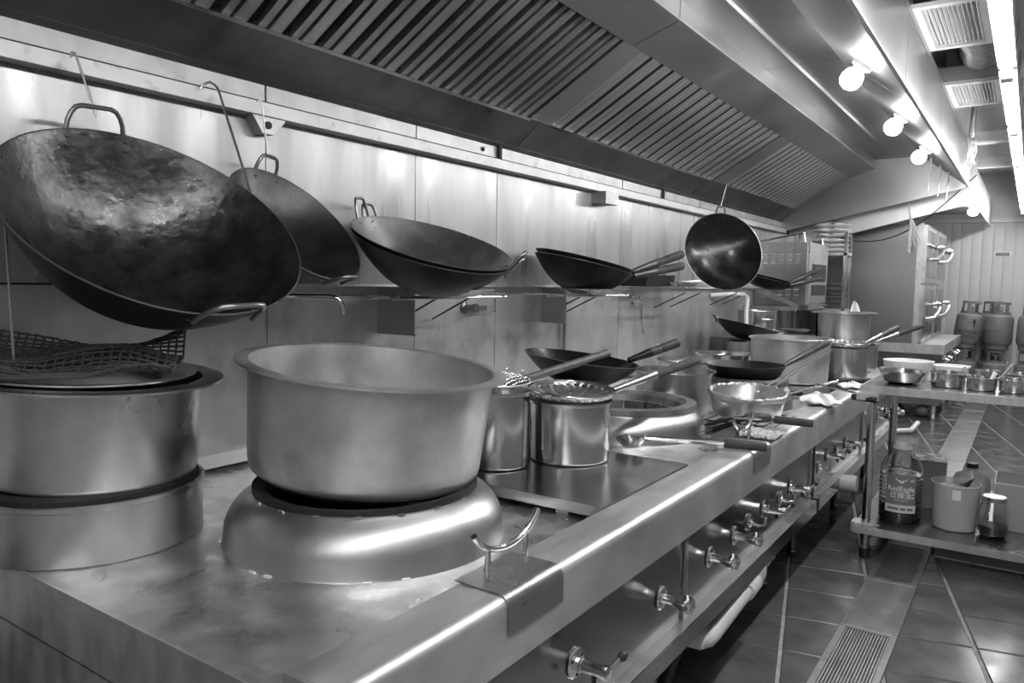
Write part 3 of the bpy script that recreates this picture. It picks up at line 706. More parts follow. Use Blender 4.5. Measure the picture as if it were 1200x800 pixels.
for yy in (-.224, .22): MB().prism([(-.085, 0), (.085, 0), (.10, .075), (-.10, .075)], yy, yy+.004).build('end', IRON, t)
def tap(label, pts, r, mt=CHROME, name='faucet'):
    t = thing(name, label, 'faucet', (0, 0, 0)); MB().tube(pts, r, 12).build('spout', mt, t); return t
t = tap('chrome swing spout sticking out below the giant wok', [(-2.235, 1.60, 1.335), (-2.16, 1.66, 1.335), (-2.04, 1.825, 1.334)]+[(-2.04+.03*math.sin(a)+.005, 1.825+.04*math.sin(a), 1.334-.035*(1-math.cos(a))) for a in (.3, .6, .9, 1.2, 1.57)]+[(-2.003, 1.868, 1.27)], .010)
t = tap('white plastic spout hanging down above the propped black wok', [(-2.235, 6.2, 1.30), (-2.1, 6.35, 1.315), (-2.02, 6.45, 1.312), (-1.985, 6.42, 1.28), (-1.985, 6.40, 1.17), (-1.975, 6.38, 1.06)], .018, WHITEP)
t = tap('small chrome tap with hanging handle on the wall above the near burner', [(-2.235, 4.725, 1.30), (-2.19, 4.725, 1.30), (-2.185, 4.728, 1.28), (-2.185, 4.75, 1.12), (-2.18, 4.77, 1.05)], .010)
MB().lathe([(0, 0), (.03, 0), (.03, .008), (.014, .012), (.014, .05), (.02, .055), (.02, .075), (0, .078)], 18, Matrix.Translation((-2.24, 4.70, 1.275)) @ Matrix.Rotation(PI/2, 4, 'Y')).build('valve', CHROME, t)
t = thing('stop_valve', 'small dark stop valve on the wall under the nested woks', 'valve', (0, 0, 0))
MB().lathe([(0, 0), (.028, 0), (.028, .01), (.016, .014), (.016, .06), (.022, .065), (.022, .08), (0, .084)], 18, Matrix.Translation((-2.24, 2.86, 1.265)) @ Matrix.Rotation(PI/2, 4, 'Y')).build('body', HANDLE, t)
MB().box((-2.2, 2.88, 1.25), (-2.19, 2.98, 1.275)).build('handle', CHROME, t)
o = MB().tube([(-2.22, 3.78, 1.36), (-2.22, 3.78, .76)], .010, 8).build('wall_pipe', GREYP); tag(o, 'thin dark vertical pipe on the wall below the long-handled woks', 'pipe')
o = MB().lathe([(0, 0), (.010, 0), (.010, .07), (0, .07)], 10, Matrix.Translation((-2.2, 3.05, 1.24))).build('wall_hook', CHROME); tag(o, 'short chrome peg on the wall right of the stop valve', 'peg')
MB().tube([(-2.245, 3.05, 1.275), (-2.2, 3.05, 1.275)], .006, 8).build('peg_arm', CHROME, o).matrix_parent_inverse = o.matrix_world.inverted()

# ---- pots on the near range
nb = Vector((.095, .02, .995)).normalized(); rimc = Vector((-1.395, 1.41, 1.180))
pot('stock_pot', 'big wide aluminium pot with flanged rim on the near burner ring', 'pot', rimc-nb*.282, .298, .312, .272, .032, ALU, rot=frame(nb), corner=.035, soot=True)
g = thing('burner_ring', 'cylindrical steel burner ring standing at the left end of the range', 'burner ring', (-1.905, .945, DZ))
MB().lathe([(.248, 0), (.252, .004), (.252, .125), (.257, .128), (.257, .138), (.25, .14), (.244, .136), (.244, .004)], 72, closed=True).build('shell', ALU2, g)
MB().lathe([(.243, .10), (.243, .15), (.235, .16), (.16, .155), (.16, .12)], 48, closed=True).build('pot_seat', SOOT, g)
pot('stock_pot', 'aluminium pot with wide rim on the cylindrical ring at the left', 'pot', (-1.905, .945, .911), .240, .247, .235, .048, ALU2, rot=frame((.06, .02, .997)), soot=True)
t = thing('tray', 'shallow round steel tray lying in the left pot under the black net', 'tray', (-1.925, .935, 1.150), frame((.06, .02, .997)))
MB().lathe([(0, -.02), (.20, -.02), (.225, .010), (.262, .014), (.262, .018), (.222, .014), (.198, -.016), (0, -.016)], 64).build('dish', POLISH, t)
def net():
    N = 26; K = 30
    c0 = Vector((-1.945, .915, 1.172))
    def surf(u, v_):      # u along image-right direction, v toward the wall
        x = (u-.5)*.50; y = (v_-.56)*.50
        z = .012+.012*math.sin(u*9+v_*3)+.010*math.sin(v_*13-u*4)+random.Random(int(u*1000)*7+int(v_*1000)).uniform(-.002, .002)
        if v_ > .72: z += (v_-.72)*(.16+.10*math.sin(u*7+.5)); y -= (v_-.72)*.10
        if .25 < v_ < .5 and u > .2: z += .03*math.sin((v_-.25)/.25*PI)*(1-abs(u-.55)*1.2)
        d = Vector((.60, .80, 0)); e = Vector((-.80, .60, 0))
        return c0+d*x+e*y+Vector((0, 0, max(z, .004)))
    m = MB()
    for i in range(N+1): m.tube([surf(i/N, j/60) for j in range(61)], .0030, 5)
    for j in range(K+1): m.tube([surf(i/52, j/K)+Vector((0, 0, .001)) for i in range(53)], .0030, 5)
    tag(m.build('rubber_net', mat('net_rubber', .035, 0, .5), fix=False), 'crumpled black netting heaped on the left pot', 'net')
net()
pot('cooking_pot', 'polished straight-sided pot partly hidden behind the big aluminium pot', 'pot', (-1.412, 1.985, RZ+.0015), .105, .106, .238, 0, POLISH, roll=.004, corner=.008)
pot('cooking_pot', 'shiny cylindrical pot with a perforated skimmer on top on the steel platform', 'pot', (-1.269, 2.21, RZ+.0015), .134, .136, .195, 0, POLISH, roll=.005, corner=.008)
# round-bellied steel jug behind
pot('cooking_pot', 'steel pot under the black wok beside the near burner', 'pot', (-1.47, 2.545, DZ), .105, .107, .215, 0, POLISH, roll=.004, corner=.01)
t = thing('steel_jug', 'round-bellied steel jug with narrow neck behind the polished pots', 'jug', (-1.50, 2.27, RZ+.0015))
MB().lathe([(0, 0), (.06, 0), (.085, .03), (.095, .075), (.082, .12), (.058, .145), (.055, .20), (.06, .205), (.052, .2), (.054, .145), (0, .14)], 40).build('body', ALU2, t)
pot('cooking_pot', 'tall steel pot behind the open near burner', 'pot', (-1.47, 3.615, DZ), .196, .198, .205, 0, STEELV, roll=.006, corner=.01)
t = pot('basin', 'wide metal basin with crumpled foil edge on the rail', 'basin', (-1.035, 3.40, RZ+.014), .150, .165, .106, 0, ALU2, corner=.02, rot=frame((.05, -.075, .995)))
def foil():
    m = MB(); n = 90
    rnd = random.Random(4)
    rows = [(.163, .088), (.168, .092), (.1715, .100), (.169, .109), (.164, .111), (.160, .101)]
    vs = []; fs = []
    ph = [rnd.uniform(-1, 1) for _ in range(n)]
    for i, (r, z) in enumerate(rows):
        for j in range(n):
            a = 2*PI*j/n; k = .004*ph[j]+.003*ph[(j*7+i*3) % n]
            drop = -.012*max(0, math.sin(a*3+1))*(1 if i < 2 else .1)
            vs.append(((r+k)*math.cos(a), (r+k)*math.sin(a), z+drop+.003*ph[(j*5+i) % n]))
    for i in range(len(rows)-1):
        for j in range(n): fs.append((i*n+j, i*n+(j+1) % n, (i+1)*n+(j+1) % n, (i+1)*n+j))
    m.add(vs, fs); m.build('foil_edge', mat('pale_foil', .55, .6, .42, bump=.2, bscale=30), t, angle=80)
foil()
o = MB()
for k in range(9): o.tube([(-1.20+.042*k, 3.23, RZ+.0005), (-1.20+.042*k, 3.57, RZ+.0005)], .0025, 5)
for y in (3.23, 3.57): o.tube([(-1.21, y, RZ-.002), (-.85, y, RZ-.002)], .003, 5)
for x, y in ((-1.19, 3.25), (-1.19, 3.55), (-.95, 3.25), (-.95, 3.55)): o.tube([(x, y, RZ-.002), (x, y, DZ)], .003, 5)
tag(o.build('wire_rack', IRON), 'blackened wire rack under the foil-edged basin', 'rack')
# shallow pans stacked by the wall
def shallow(label, loc, R, h, mt=POLISH): return pot('shallow_pan', label, 'pan', loc, R*.97, R, h, .012, mt, corner=.012, group='shallow steel pans by the wall')
shallow('lowest shallow steel pan of the pile behind the tall pot', (-1.71, 4.41, DZ), .185, .06)
shallow('middle shallow steel pan of the pile behind the tall pot', (-1.71, 4.41, DZ+.067), .188, .05)
shallow('top shallow steel pan of the pile behind the tall pot', (-1.71, 4.405, DZ+.125), .192, .05)
shallow('lower shallow pan left of the aluminium pot', (-1.70, 5.03, RZ+.001), .175, .06)
shallow('upper shallow pan left of the aluminium pot', (-1.70, 5.02, RZ+.068), .178, .055)
pot('cooking_pot', 'mid-sized aluminium pot with rolled rim on the far range platform', 'pot', (-1.225, 4.86, RZ+.0015), .226, .236, .262, .014, ALU, corner=.02)
pot('cooking_pot', 'polished pot under the far skimmer at the far range edge', 'pot', (-.985, 5.28, RZ+.0015), .140, .141, .192, 0, POLISH, roll=.004, corner=.008)
pot('cooking_pot', 'polished pot carrying the flanged aluminium pot at the far end', 'pot', (-1.06, 5.60, RZ+.0015), .160, .161, .212, 0, POLISH, roll=.004, corner=.008)
pot('cooking_pot', 'aluminium pot with wide flange stacked on another pot at the far end', 'pot', (-1.06, 5.60, 1.0225), .163, .168, .185, .045, ALU2, corner=.015)
pot('cooking_pot', 'small polished pot squeezed in right of the far skimmer pot', 'pot', (-.98, 5.885, DZ+.0015), .10, .10, .225, 0, POLISH, roll=.004, corner=.008)
bl = thing('back_ledge', 'low steel ledge along the wall behind the far range', 'ledge', (0, 0, 0))
MB().box((-2.235, 6.265, .92), (-1.62, 7.3, .95)).build('top', HOODDARK, bl)  # ledge darkened: the shade of the gap there is put into its colour
MB().box((-2.235, 6.265, .0), (-1.66, 7.3, .92)).build('cabinet', HOODDARK, bl)
t = pot('stock_pot', 'tall steel stockpot with side handles below the wall oven', 'pot', (-1.97, 6.66, .951), .160, .160, .215, 0, POLISH, roll=.006, corner=.008)
MB().tube([(.155, -.045, .15), (.185, -.04, .15), (.195, 0, .15), (.185, .04, .15), (.155, .045, .15)], .007, 8, M=Matrix.Rotation(-.75, 4, 'Z')).build('side_handle', CHROME, t)
pot('shallow_pan', 'shallow pan beside the stockpot below the oven', 'pan', (-1.80, 6.42, .951), .115, .13, .055, .012, POLISH, corner=.012, group='shallow steel pans by the wall')
t = thing('pot_lid', 'upturned steel lid lying by the flanged pot', 'lid', (-1.72, 6.95, .955))
MB().lathe([(0, .02), (.03, .02), (.10, .03), (.13, .05), (.132, .054), (.10, .036), (0, .026)], 40).build('dome', ALU2, t)
MB().lathe([(0, .026), (.02, .026), (.022, .045), (0, .05)], 16).build('knob', RUBBER, t)

pot('cooking_pot', 'low steel pot under the large black wok by the wall', 'pot', (-1.87, 5.985, DZ+.0015), .125, .127, .19, 0, STEELV, roll=.004, corner=.01)
# ---- skimmers, ladles
def perforated(label, c, n, R, d, p0, p1, split=.45, grip=WOODMID, metal=POLISH):
    F_ = frame(n, (0, 1, 0)); t = thing('skimmer', label, 'skimmer', c, F_, 'perforated skimmers')
    # dish walls with two rows of round holes left open
    rings = [(R, 0), (R*.98, -d*.28), (R*.955, -d*.42), (R*.80, -d*.72), (R*.45, -d*.95), (0, -d)]
    m = MB(); n_ = 96; vs = []; fs = []
    for r, z in rings[:-1]: vs += [(r*math.cos(2*PI*j/n_), r*math.sin(2*PI*j/n_), z) for j in range(n_)]
    for i in range(len(rings)-2):
        for j in range(n_):
            if (i == 1 and j % 3 == 0) or (i == 3 and j % 8 == 0): continue
            fs.append((i*n_+j, i*n_+(j+1) % n_, (i+1)*n_+(j+1) % n_, (i+1)*n_+j))
    vs.append((0, 0, -d)); k = (len(rings)-2)*n_
    fs += [(k+j, k+(j+1) % n_, len(vs)-1) for j in range(n_)]
    m.add(vs, fs); m.build('perforated_dish', ALU2, t, solid=.002)
    MB().tube([(R*math.cos(2*PI*j/60), R*math.sin(2*PI*j/60), 0) for j in range(60)], .004, 8, closed=True).build('rim', metal, t)
    Mi = t.matrix_world.inverted()
    long_handle(t, Mi @ Vector(p0), Mi @ Vector(p1), split, .017, grip, metal, tip=False)
perforated('perforated steel skimmer with wooden handle lying across the shiny pot', (-1.265, 2.21, 1.038), (.05, -.03, 1), .147, .036, (-1.17, 2.33, 1.028), (-1.075, 2.87, 1.100))
perforated('far perforated skimmer with dark wooden handle lying on a polished pot', (-.985, 5.28, 1.032), (.03, -.02, 1), .150, .034, (-.88, 5.38, 1.03), (-.752, 5.79, 1.118), grip=WOOD)
perforated('farthest skimmer with wooden handle beside the far skimmer', (-.98, 5.885, 1.012), (.03, -.02, 1), .105, .03, (-.89, 5.88, 1.01), (-.64, 6.15, 1.12))
def spider():
    c = Vector((-1.405, 1.985, 1.078)); t = thing('wire_spider', 'wire mesh spider strainer with long dark wooden handle on the hidden pot', 'strainer', c, frame((.05, -.05, 1), (0, 1, 0)))
    R, d = .102, -.022
    m = MB()
    for k in range(-5, 6):
        x = R*k/6; w_ = math.sqrt(R*R-x*x)
        for ax in (0, 1):
            pts = []
            for i in range(13):
                y = -w_+2*w_*i/12; z = -d*(1-(x*x+y*y)/(R*R))+.002*(-1)**(i+k); pts.append((x, y, z) if ax else (y, x, z))
            m.tube(pts, .0014, 5)
    m.build('wire_mesh', WIRE, t)
    MB().tube([(R*math.cos(2*PI*j/48), R*math.sin(2*PI*j/48), 0) for j in range(48)], .003, 7, closed=True).build('rim', WIRE, t)
    m = MB()
    for a in (-.3, .3): m.tube([(R*math.cos(a+.1)+.012*math.cos(b), R*math.sin(a+.1), .012*math.sin(b)+.008) for b in [2*PI*i/14 for i in range(14)]], .0022, 6, closed=True)
    m.build('wire_loops', WIRE, t)
    Mi = t.matrix_world.inverted()
    p0, p1 = Mi @ Vector((-1.385, 1.99, 1.062)), Mi @ Vector((-1.32, 2.575, 1.128))
    M_, L_ = along(p0, p1)
    MB().lathe([(0, 0), (.006, 0), (.012, .04), (.0135, .1), (.0155, L_*.6), (.0165, L_), (0, L_)], 16, M_).build('handle', mat('spider_wood', .065, 0, .5, var=.02, scale=8, stretch=(5, 5, 1)), t)
    MB().lathe([(0, L_), (.014, L_), (.013, L_+.002), (0, L_+.002)], 14, M_).build('handle_end', WOODLT, t)
spider()
def ladle(label, pts, cup, g0, g1, gm=WOODMID, r=.006):
    t = thing('ladle', label, 'ladle', (0, 0, 0), None, 'ladles lying on the rail')
    MB().tube(pts, r, 10, radii=[r*.8]+[r]*(len(pts)-1)).build('shaft', POLISH, t)
    if cup:
        MB().lathe([(0, -.035), (.03, -.03), (.05, -.008), (.055, .004), (.052, .004), (.045, -.008), (.028, -.026), (0, -.031)], 28, Matrix.Translation(cup[0]) @ frame(cup[1]).to_4x4()).build('cup', POLISH, t)
    M_, L_ = along(g0, g1)
    MB().lathe([(0, 0), (.015, 0), (.017, .006), (.0165, L_-.006), (.014, L_), (0, L_)], 18, M_).build('grip', gm, t)
ladle('steel ladle with thick wooden grip lying from the near burner to the rail', [(-1.12, 2.485, .842), (-1.08, 2.50, .842), (-.86, 2.60, .842)], ((-1.165, 2.475, .838), (-.25, .35, .9)), (-.865, 2.598, .840), (-.735, 2.662, .832), r=.010)
ladle('ladle with black grip lying on the rail beside the foil-edged basin', [(-1.0, 3.10, .84), (-.86, 3.22, .836)], None, (-.862, 3.218, .836), (-.712, 3.245, .832))
ladle('ladle with dark grip lying on the far rail next to the trolley', [(-.95, 4.35, .86), (-.71, 4.25, .84)], None, (-.725, 4.14, .838), (-.605, 4.10, .836), RUBBER)
ladle('long dark-handled ladle lying on the far deck by the cloth', [(-1.0, 3.92, .842), (-.905, 4.80, .842)], None, (-.91, 4.76, .84), (-.74, 4.92, .84), RUBBER, .008)
o = MB().tube([(-1.03, 3.52, .90), (-.985, 4.70, 1.015), (-.98, 4.80, 1.03), (-.965, 4.78, 1.02), (-1.0, 3.52, .895)], .0045, 7).build('wire_tongs', WIRE); tag(o, 'thin looped wire tongs standing in the foil-edged basin', 'tongs')
o = thing('wooden_handle', 'short ridged brush with round wooden handle behind the ladle rest', 'brush', (0, 0, 0))
M_, L_ = along((-.965, 3.165, .838), (-.875, 3.215, .842)); MB().lathe([(0, 0), (.017, 0), (.02, .01), (.018, .03), (.021, .05), (.02, L_-.01), (.016, L_), (0, L_)], 20, M_).build('handle', WOOD, o)
M_, L_ = along((-.965, 3.165, .838), (-1.08, 3.0, .803)); 
bm_ = MB(); rb_ = random.Random(2)
for k in range(34):
    a_ = rb_.uniform(0, 2*PI); r_ = .03*math.sqrt(rb_.random()); bm_.tube([(.010*math.cos(a_), .010*math.sin(a_), 0), (r_*math.cos(a_), r_*math.sin(a_), L_*rb_.uniform(.85, 1.05))], .0016, 5, M=M_)
bm_.build('bristles', IRON, o)
# perforated wiping pad of pale blocks beside the second rest
def pad():
    t = thing('scrub_grid', 'pale knobbly scrubbing grid draped on the rail by the far ladle rest', 'scrubber', (0, 0, 0))
    bm = MB(); bm.add([(-.0065, -.009, 0), (.0065, -.009, 0), (.0065, .009, 0), (-.0065, .009, 0), (-.005, -.007, .009), (.005, -.007, .009), (.005, .007, .009), (-.005, .007, .009)], [(0, 1, 5, 4), (1, 2, 6, 5), (2, 3, 7, 6), (3, 0, 4, 7), (4, 5, 6, 7), (3, 2, 1, 0)])
    me = bm.mesh('block', CREAMP)
    for i in range(8):
        for j in range(6):
            o = bpy.data.objects.new('block', me); col.objects.link(o); o.parent = t
            o.location = (-.915+i*.0175+random.uniform(-.003, .003), 2.945+j*.027+random.uniform(-.004, .004), RZ+.005+random.uniform(0, .004)); o.rotation_euler = (random.uniform(-.2, .2), random.uniform(-.2, .2), random.uniform(-.5, .5))
    MB().box((-.93, 2.92, RZ+.001), (-.787, 3.10, RZ+.005)).build('backing', RUBBER, t)
    # row of the same blocks peeking over the near edge of the rest
    for i in range(7):
        o = bpy.data.objects.new('block', me); col.objects.link(o); o.parent = t
        o.location = (-.905+i*.018, 2.675+.003*math.sin(i*5), RZ+.007)
pad()
def cloth(label, c, sx, sy, hz, seed, rz, mt=CLOTH):
    rnd = random.Random(seed); ph = [rnd.uniform(0, 6) for _ in range(6)]
    def f(u, v_):
        a = 2*PI*u; r = math.sin(PI*min(max(v_, .001), .999)); k = 1+.18*math.sin(3*a+ph[0])+.09*math.sin(7*a+ph[1])
        z = hz*.5*(1-math.cos(PI*v_))*(1+.25*math.sin(5*a+ph[2]+3*v_)+.15*math.sin(9*a+ph[3]))*.75
        return (sx*r*k*math.cos(a), sy*r*k*math.sin(a), max(z, 0))
    o = MB().grid(f, 48, 20).build('cloth', mt, angle=80); o.location = c; o.rotation_euler = (0, 0, rz)
    tag(o, label, 'cloth'); return o
cloth('crumpled white cloth glove lying on the far rail', (-.86, 4.05, RZ+.001), .085, .17, .05, 5, .35)
cloth('second white cloth lying farther along the far rail', (-.86, 4.80, RZ+.001), .06, .13, .04, 9, .2)
cloth('grey cloth bundled behind the flanged pot at the far end', (-1.10, 6.12, DZ+.001), .075, .075, .52, 13, .5)

# ------------------------------------------------------------------ trolley and what stands on it
def build_trolley():
    t = thing('serving_trolley', 'two-tier stainless trolley with round legs in the aisle', 'trolley', (0, 0, 0))
    x0, x1, y0, y1 = -.685, .80, 4.12, 5.06
    for z0, z1 in ((.145, .180), (.865, .900)):
        sh = MB().box((x0+.002, y0+.002, z1-.006), (x1-.002, y1-.002, z1)).build('shelf', STEELV, t)
        for a, b in (((x0, y0, z0), (x0+.004, y1, z1+.004)), ((x1-.004, y0, z0), (x1, y1, z1+.004)), ((x0+.004, y0, z0), (x1-.004, y0+.004, z1+.004)), ((x0+.004, y1-.004, z0), (x1-.004, y1, z1+.004))):
            MB().box(a, b).build('shelf_lip', STEEL, sh)
    for x in (-.64, .75):
        for y in (4.20, 4.98):
            l = MB().lathe([(0, .03), (.021, .03), (.021, .864), (0, .864)], 20, Matrix.Translation((x, y, 0))).build('leg', POLISH, t)
            MB().lathe([(0, 0), (.024, 0), (.026, .02), (.026, .05), (.021, .055)], 18, Matrix.Translation((x, y, 0))).build('foot', RUBBER, l)
            MB().lathe([(.021, .05), (.0235, .052), (.0235, .07), (.021, .072)], 18, Matrix.Translation((x, y, 0)), closed=True).build('foot_collar', CHROME, l)
    MB().box((-.70, 4.10, .83), (-.60, 4.24, .864)).build('corner_bracket', STEEL, t)
    MB().box((-.705, 4.16, .138), (-.60, 4.25, .186)).build('corner_bracket', STEEL, t)
build_trolley()
def text_mesh(s, size, extrude=.0006):
    cu = bpy.data.curves.new('txt', 'FONT'); cu.body = s; cu.size = size; cu.align_x = 'CENTER'; cu.align_y = 'CENTER'; cu.extrude = extrude
    o = bpy.data.objects.new('txt', cu); col.objects.link(o)
    dg = bpy.context.evaluated_depsgraph_get(); me = bpy.data.meshes.new_from_object(o.evaluated_get(dg))
    bpy.data.objects.remove(o); bpy.data.curves.remove(cu); return me
def wrap(me, R, ang, z, name, mt, parent):
    # bend flat lettering round a vertical cylinder of radius R facing direction ang
    for v_ in me.vertices:
        x, y, d = v_.co; a = ang+x/R
        v_.co = ((R+d)*math.cos(a), (R+d)*math.sin(a), z+y)
    me.materials.clear(); me.materials.append(mt)
    o = bpy.data.objects.new(name, me); col.objects.link(o); o.parent = parent; return o
def arc_patch(R, a0, a1, z0, z1, th=.0008, n=20):
    m = MB(); vs = []; fs = []
    for i in range(n+1):
        a = a0+(a1-a0)*i/n
        for r, z in ((R, z0), (R, z1), (R+th, z1), (R+th, z0)): vs.append((r*math.cos(a), r*math.sin(a), z))
    for i in range(n):
        for k in range(4): fs.append((i*4+k, i*4+(k+1) % 4, (i+1)*4+(k+1) % 4, (i+1)*4+k))
    fs += [(0, 1, 2, 3), (n*4+3, n*4+2, n*4+1, n*4)]
    return m.add(vs, fs)

def oil_bottle():
    c = (-.51, 4.385, .1815); t = thing('oil_bottle', 'large clear ribbed oil bottle with dark label and oil in the bottom on the trolley', 'bottle', c)
    R = .101; H = .40
    pr = [(0, 0), (R-.012, 0), (R, .012)]
    z = .02
    while z < .255:
        pr += [(R, z), (R-.004, z+.006), (R, z+.012)]; z += .022
    pr += [(R, .272), (R-.006, .295), (R-.022, .325), (R-.048, .35), (.034, .37), (.030, .378), (.030, .392)]
    MB().lathe(pr+[(.028, .392), (.028, .376), (R-.05, .347), (R-.024, .321), (R-.004, .27), (R-.004, .014), (0, .003)], 48).build('bottle_body', CLEAR, t)
    MB().lathe([(0, .004), (R-.012, .004), (R-.005, .016), (R-.005, .085), (0, .085)], 40).build('oil', OIL, t)
    MB().lathe([(0, .378), (.033, .378), (.034, .392), (.034, .412), (.031, .418), (0, .418)], 32).build('cap', WHITEP, t)
    MB().lathe([(.034, .374), (.046, .376), (.047, .384), (.034, .386)], 32, closed=True).build('carry_ring', WHITEP, t)
    a = math.atan2(-4.385, .51)+.02
    lb = arc_patch(R+.0005, a-.72, a+.72, .10, .255).build('label_sheet', LABELG, t)
    l2 = arc_patch(R+.0005, a-.74, a+.74, .058, .098).build('label_band', CREAMP, t)
    rr = R+.0018
    wrap(text_mesh('RedEagle', .036), rr, a, .182, 'lettering', LOGOW, lb)
    wrap(text_mesh('\u7ea2\u8fa3\u6cb9', .034), rr, a, .145, 'lettering', LOGOW, lb)
    m = MB()
    for s in (-1, 1):
        m.add([(s*.002, .004, 0), (s*.030, .016, 0), (s*.024, .006, 0), (s*.002, -.012, 0)], [(0, 1, 2, 3)])
        m.add([(s*.002, .001, .0005), (s*.018, .008, .0005), (s*.014, .002, .0005), (s*.002, -.006, .0005)], [(0, 1, 2, 3)])
    me = m.mesh('eagle_mark', LOGOW); wrap(me, rr, a, .222, 'eagle_mark', LOGOW, lb)
    for k, (dx, zz, w_, h_) in enumerate(((0, .165, .07, .0014), (0, .122, .07, .0014), (.058, .172, .008, .008), (.058, .155, .008, .008), (.058, .138, .008, .008), (.052, .228, .022, .014))):
        arc_patch(rr, a+(dx-w_/2)/R, a+(dx+w_/2)/R, zz-h_/2, zz+h_/2, n=4).build('print_mark', LOGOW if k != 5 else PVC, lb)
    for dx, w_ in ((-.035, .055), (.012, .025), (.046, .028)):
        arc_patch(rr, a+(dx-w_/2)/R, a+(dx+w_/2)/R, .071, .084, n=6).build('print_mark', GREYP, l2)
oil_bottle()
def bucket():
    t = thing('plastic_bucket', 'cloudy plastic bucket of pale food with a tape square on its side', 'bucket', (-.262, 4.40, .1815))
    MB().lathe([(0, 0), (.092, 0), (.097, .006), (.108, .225), (.113, .226), (.113, .234), (.105, .234), (.094, .008), (0, .004)], 48).build('bucket_wall', CLOUDY, t)
    rnd = random.Random(3)
    def f(u, v_):
        a = 2*PI*u; r = .093*v_; return (r*math.cos(a), r*math.sin(a), .15+.012*math.sin(5*a)*v_+rnd.uniform(-.004, .004))
    MB().lathe([(0, .006), (.090, .006), (.0955, .11), (.097, .15), (0, .152)], 40).build('food', FOOD, t)
    a = math.atan2(-4.4, .262)
    arc_patch(.1085, a-.13, a+.22, .165, .215).build('tape', WHITEP, t)
    for k, (r_, z_) in enumerate(((.02, 0), (.03, .9), (.025, 2.0))):
        MB().box((-.02, -.015, -.006), (.02, .015, .006), Matrix.Translation((-.05+.03*k, .03-.02*k, .20+.006*k)) @ Matrix.Rotation(z_, 4, 'Z') @ Matrix.Rotation(.6, 4, 'X')).build('ice_lump', WHITEP, t)
    s = thing('herb_sprig', 'dark leaf sprig sticking out of the cloudy bucket', 'leaves', (-.215, 4.39, .395))
    for k, (rz, tl, sz) in enumerate(((.4, .9, 1.0), (1.4, .5, .8), (2.6, .4, .7), (3.6, .3, .6))):
        m = MB(); m.grid(lambda u, v_: ((u)*.06*sz, (v_-.5)*.034*sz*math.sin(PI*min(max(u, .02), .98))**.8, .008*sz*math.sin(PI*u)+.004*abs(v_-.5)), 8, 4, Matrix.Rotation(rz, 4, 'Z') @ Matrix.Rotation(-tl, 4, 'Y'))
        m.build('leaf', LEAF, s, solid=.0012)
    MB().tube([(0, 0, 0), (.01, 0, -.03), (.02, .01, -.06)], .002, 6).build('stem', LEAF, s)
bucket()
def jar():
    t = thing('glass_jar', 'round glass jar with flat lid and dark sauce in front on the trolley', 'jar', (-.094, 4.365, .1815))
    MB().lathe([(0, 0), (.046, 0), (.056, .008), (.065, .035), (.066, .11), (.060, .145), (.050, .168), (.050, .18), (.048, .18), (.048, .167), (.057, .143), (.063, .11), (.062, .036), (.053, .011), (0, .005)], 40).build('glass', GLASSY, t)
    MB().lathe([(0, .0055), (.052, .011), (.0615, .036), (.0622, .055), (0, .055)], 36).build('sauce', SAUCE, t)
    MB().lathe([(0, .174), (.0525, .174), (.0535, .178), (.0535, .195), (.050, .199), (0, .2)], 40).build('lid', ALU2, t)
jar()
t = thing('plastic_jug', 'clear square plastic jug with black cap behind the bucket', 'jug', (-.215, 4.80, .1815))
MB().lathe([(0, 0), (.085, 0), (.09, .01), (.09, .17), (.075, .20), (.03, .225), (.026, .23), (.026, .25)], 8).build('jug_body', CLOUDY, t)
MB().lathe([(0, .238), (.029, .238), (.029, .262), (0, .263)], 20).build('cap', RUBBER, t)
t = thing('tin_box', 'tall grey tin box with printed top behind the oil bottle', 'box', (-.42, 4.80, .1815), Matrix.Rotation(.12, 3, 'Z'))
MB().box((-.08, -.11, 0), (.08, .11, .262)).build('box_body', CARD, t)
MB().box((-.074, -.104, .262), (.074, .104, .265)).build('printed_lid', PAPER, t)
MB().box((-.082, -.112, .255), (.082, -.108, .264)).build('box_edge', GREYP, t)
def bin_():
    t = thing('clear_bin', 'clear plastic bin holding bagged food at the frame edge on the trolley', 'bin', (.09, 4.66, .1815))
    w_, d, h = .19, .16, .235
    MB().box((-w_, -d, 0), (w_, d, .004)).build('bin_base', CLOUDY, t)
    for a, b in (((-w_, -d, .004), (-w_+.003, d, h)), ((w_-.003, -d, .004), (w_, d, h)), ((-w_+.003, -d, .004), (w_-.003, -d+.003, h)), ((-w_+.003, d-.003, .004), (w_-.003, d, h))): MB().box(a, b).build('bin_side', CLOUDY, t)
    m = MB()
    m.tube([(-w_, -d, h), (w_, -d, h), (w_, d, h), (-w_, d, h)], .004, 6, closed=True); m.build('bin_rim', WHITEP, t)
bin_()
for k, (x, y, z, s, lb) in enumerate(((.02, 4.60, .187, .075, 'knotted bag of pale food in the clear bin, nearest the jar'), (.15, 4.66, .187, .085, 'larger bag of pale food in the clear bin at the frame edge'))):
    rnd = random.Random(20+k); ph = [rnd.uniform(0, 6) for _ in range(5)]
    def f(u, v_):
        a = 2*PI*u; r = s*math.sin(PI*max(.001, min(.999, v_)))**.7*(1+.12*math.sin(3*a+ph[0]+4*v_)+.08*math.sin(7*a+ph[1]))
        return (r*math.cos(a), r*math.sin(a), s*1.0*(1-math.cos(PI*v_))*(1+.05*math.sin(4*a+ph[2])))
    o = MB().grid(f, 32, 16).build('food_bag', FOOD, angle=80); o.location = (x, y, z); tag(o, lb, 'bag', 'bags in the clear bin')
TZ = .9015
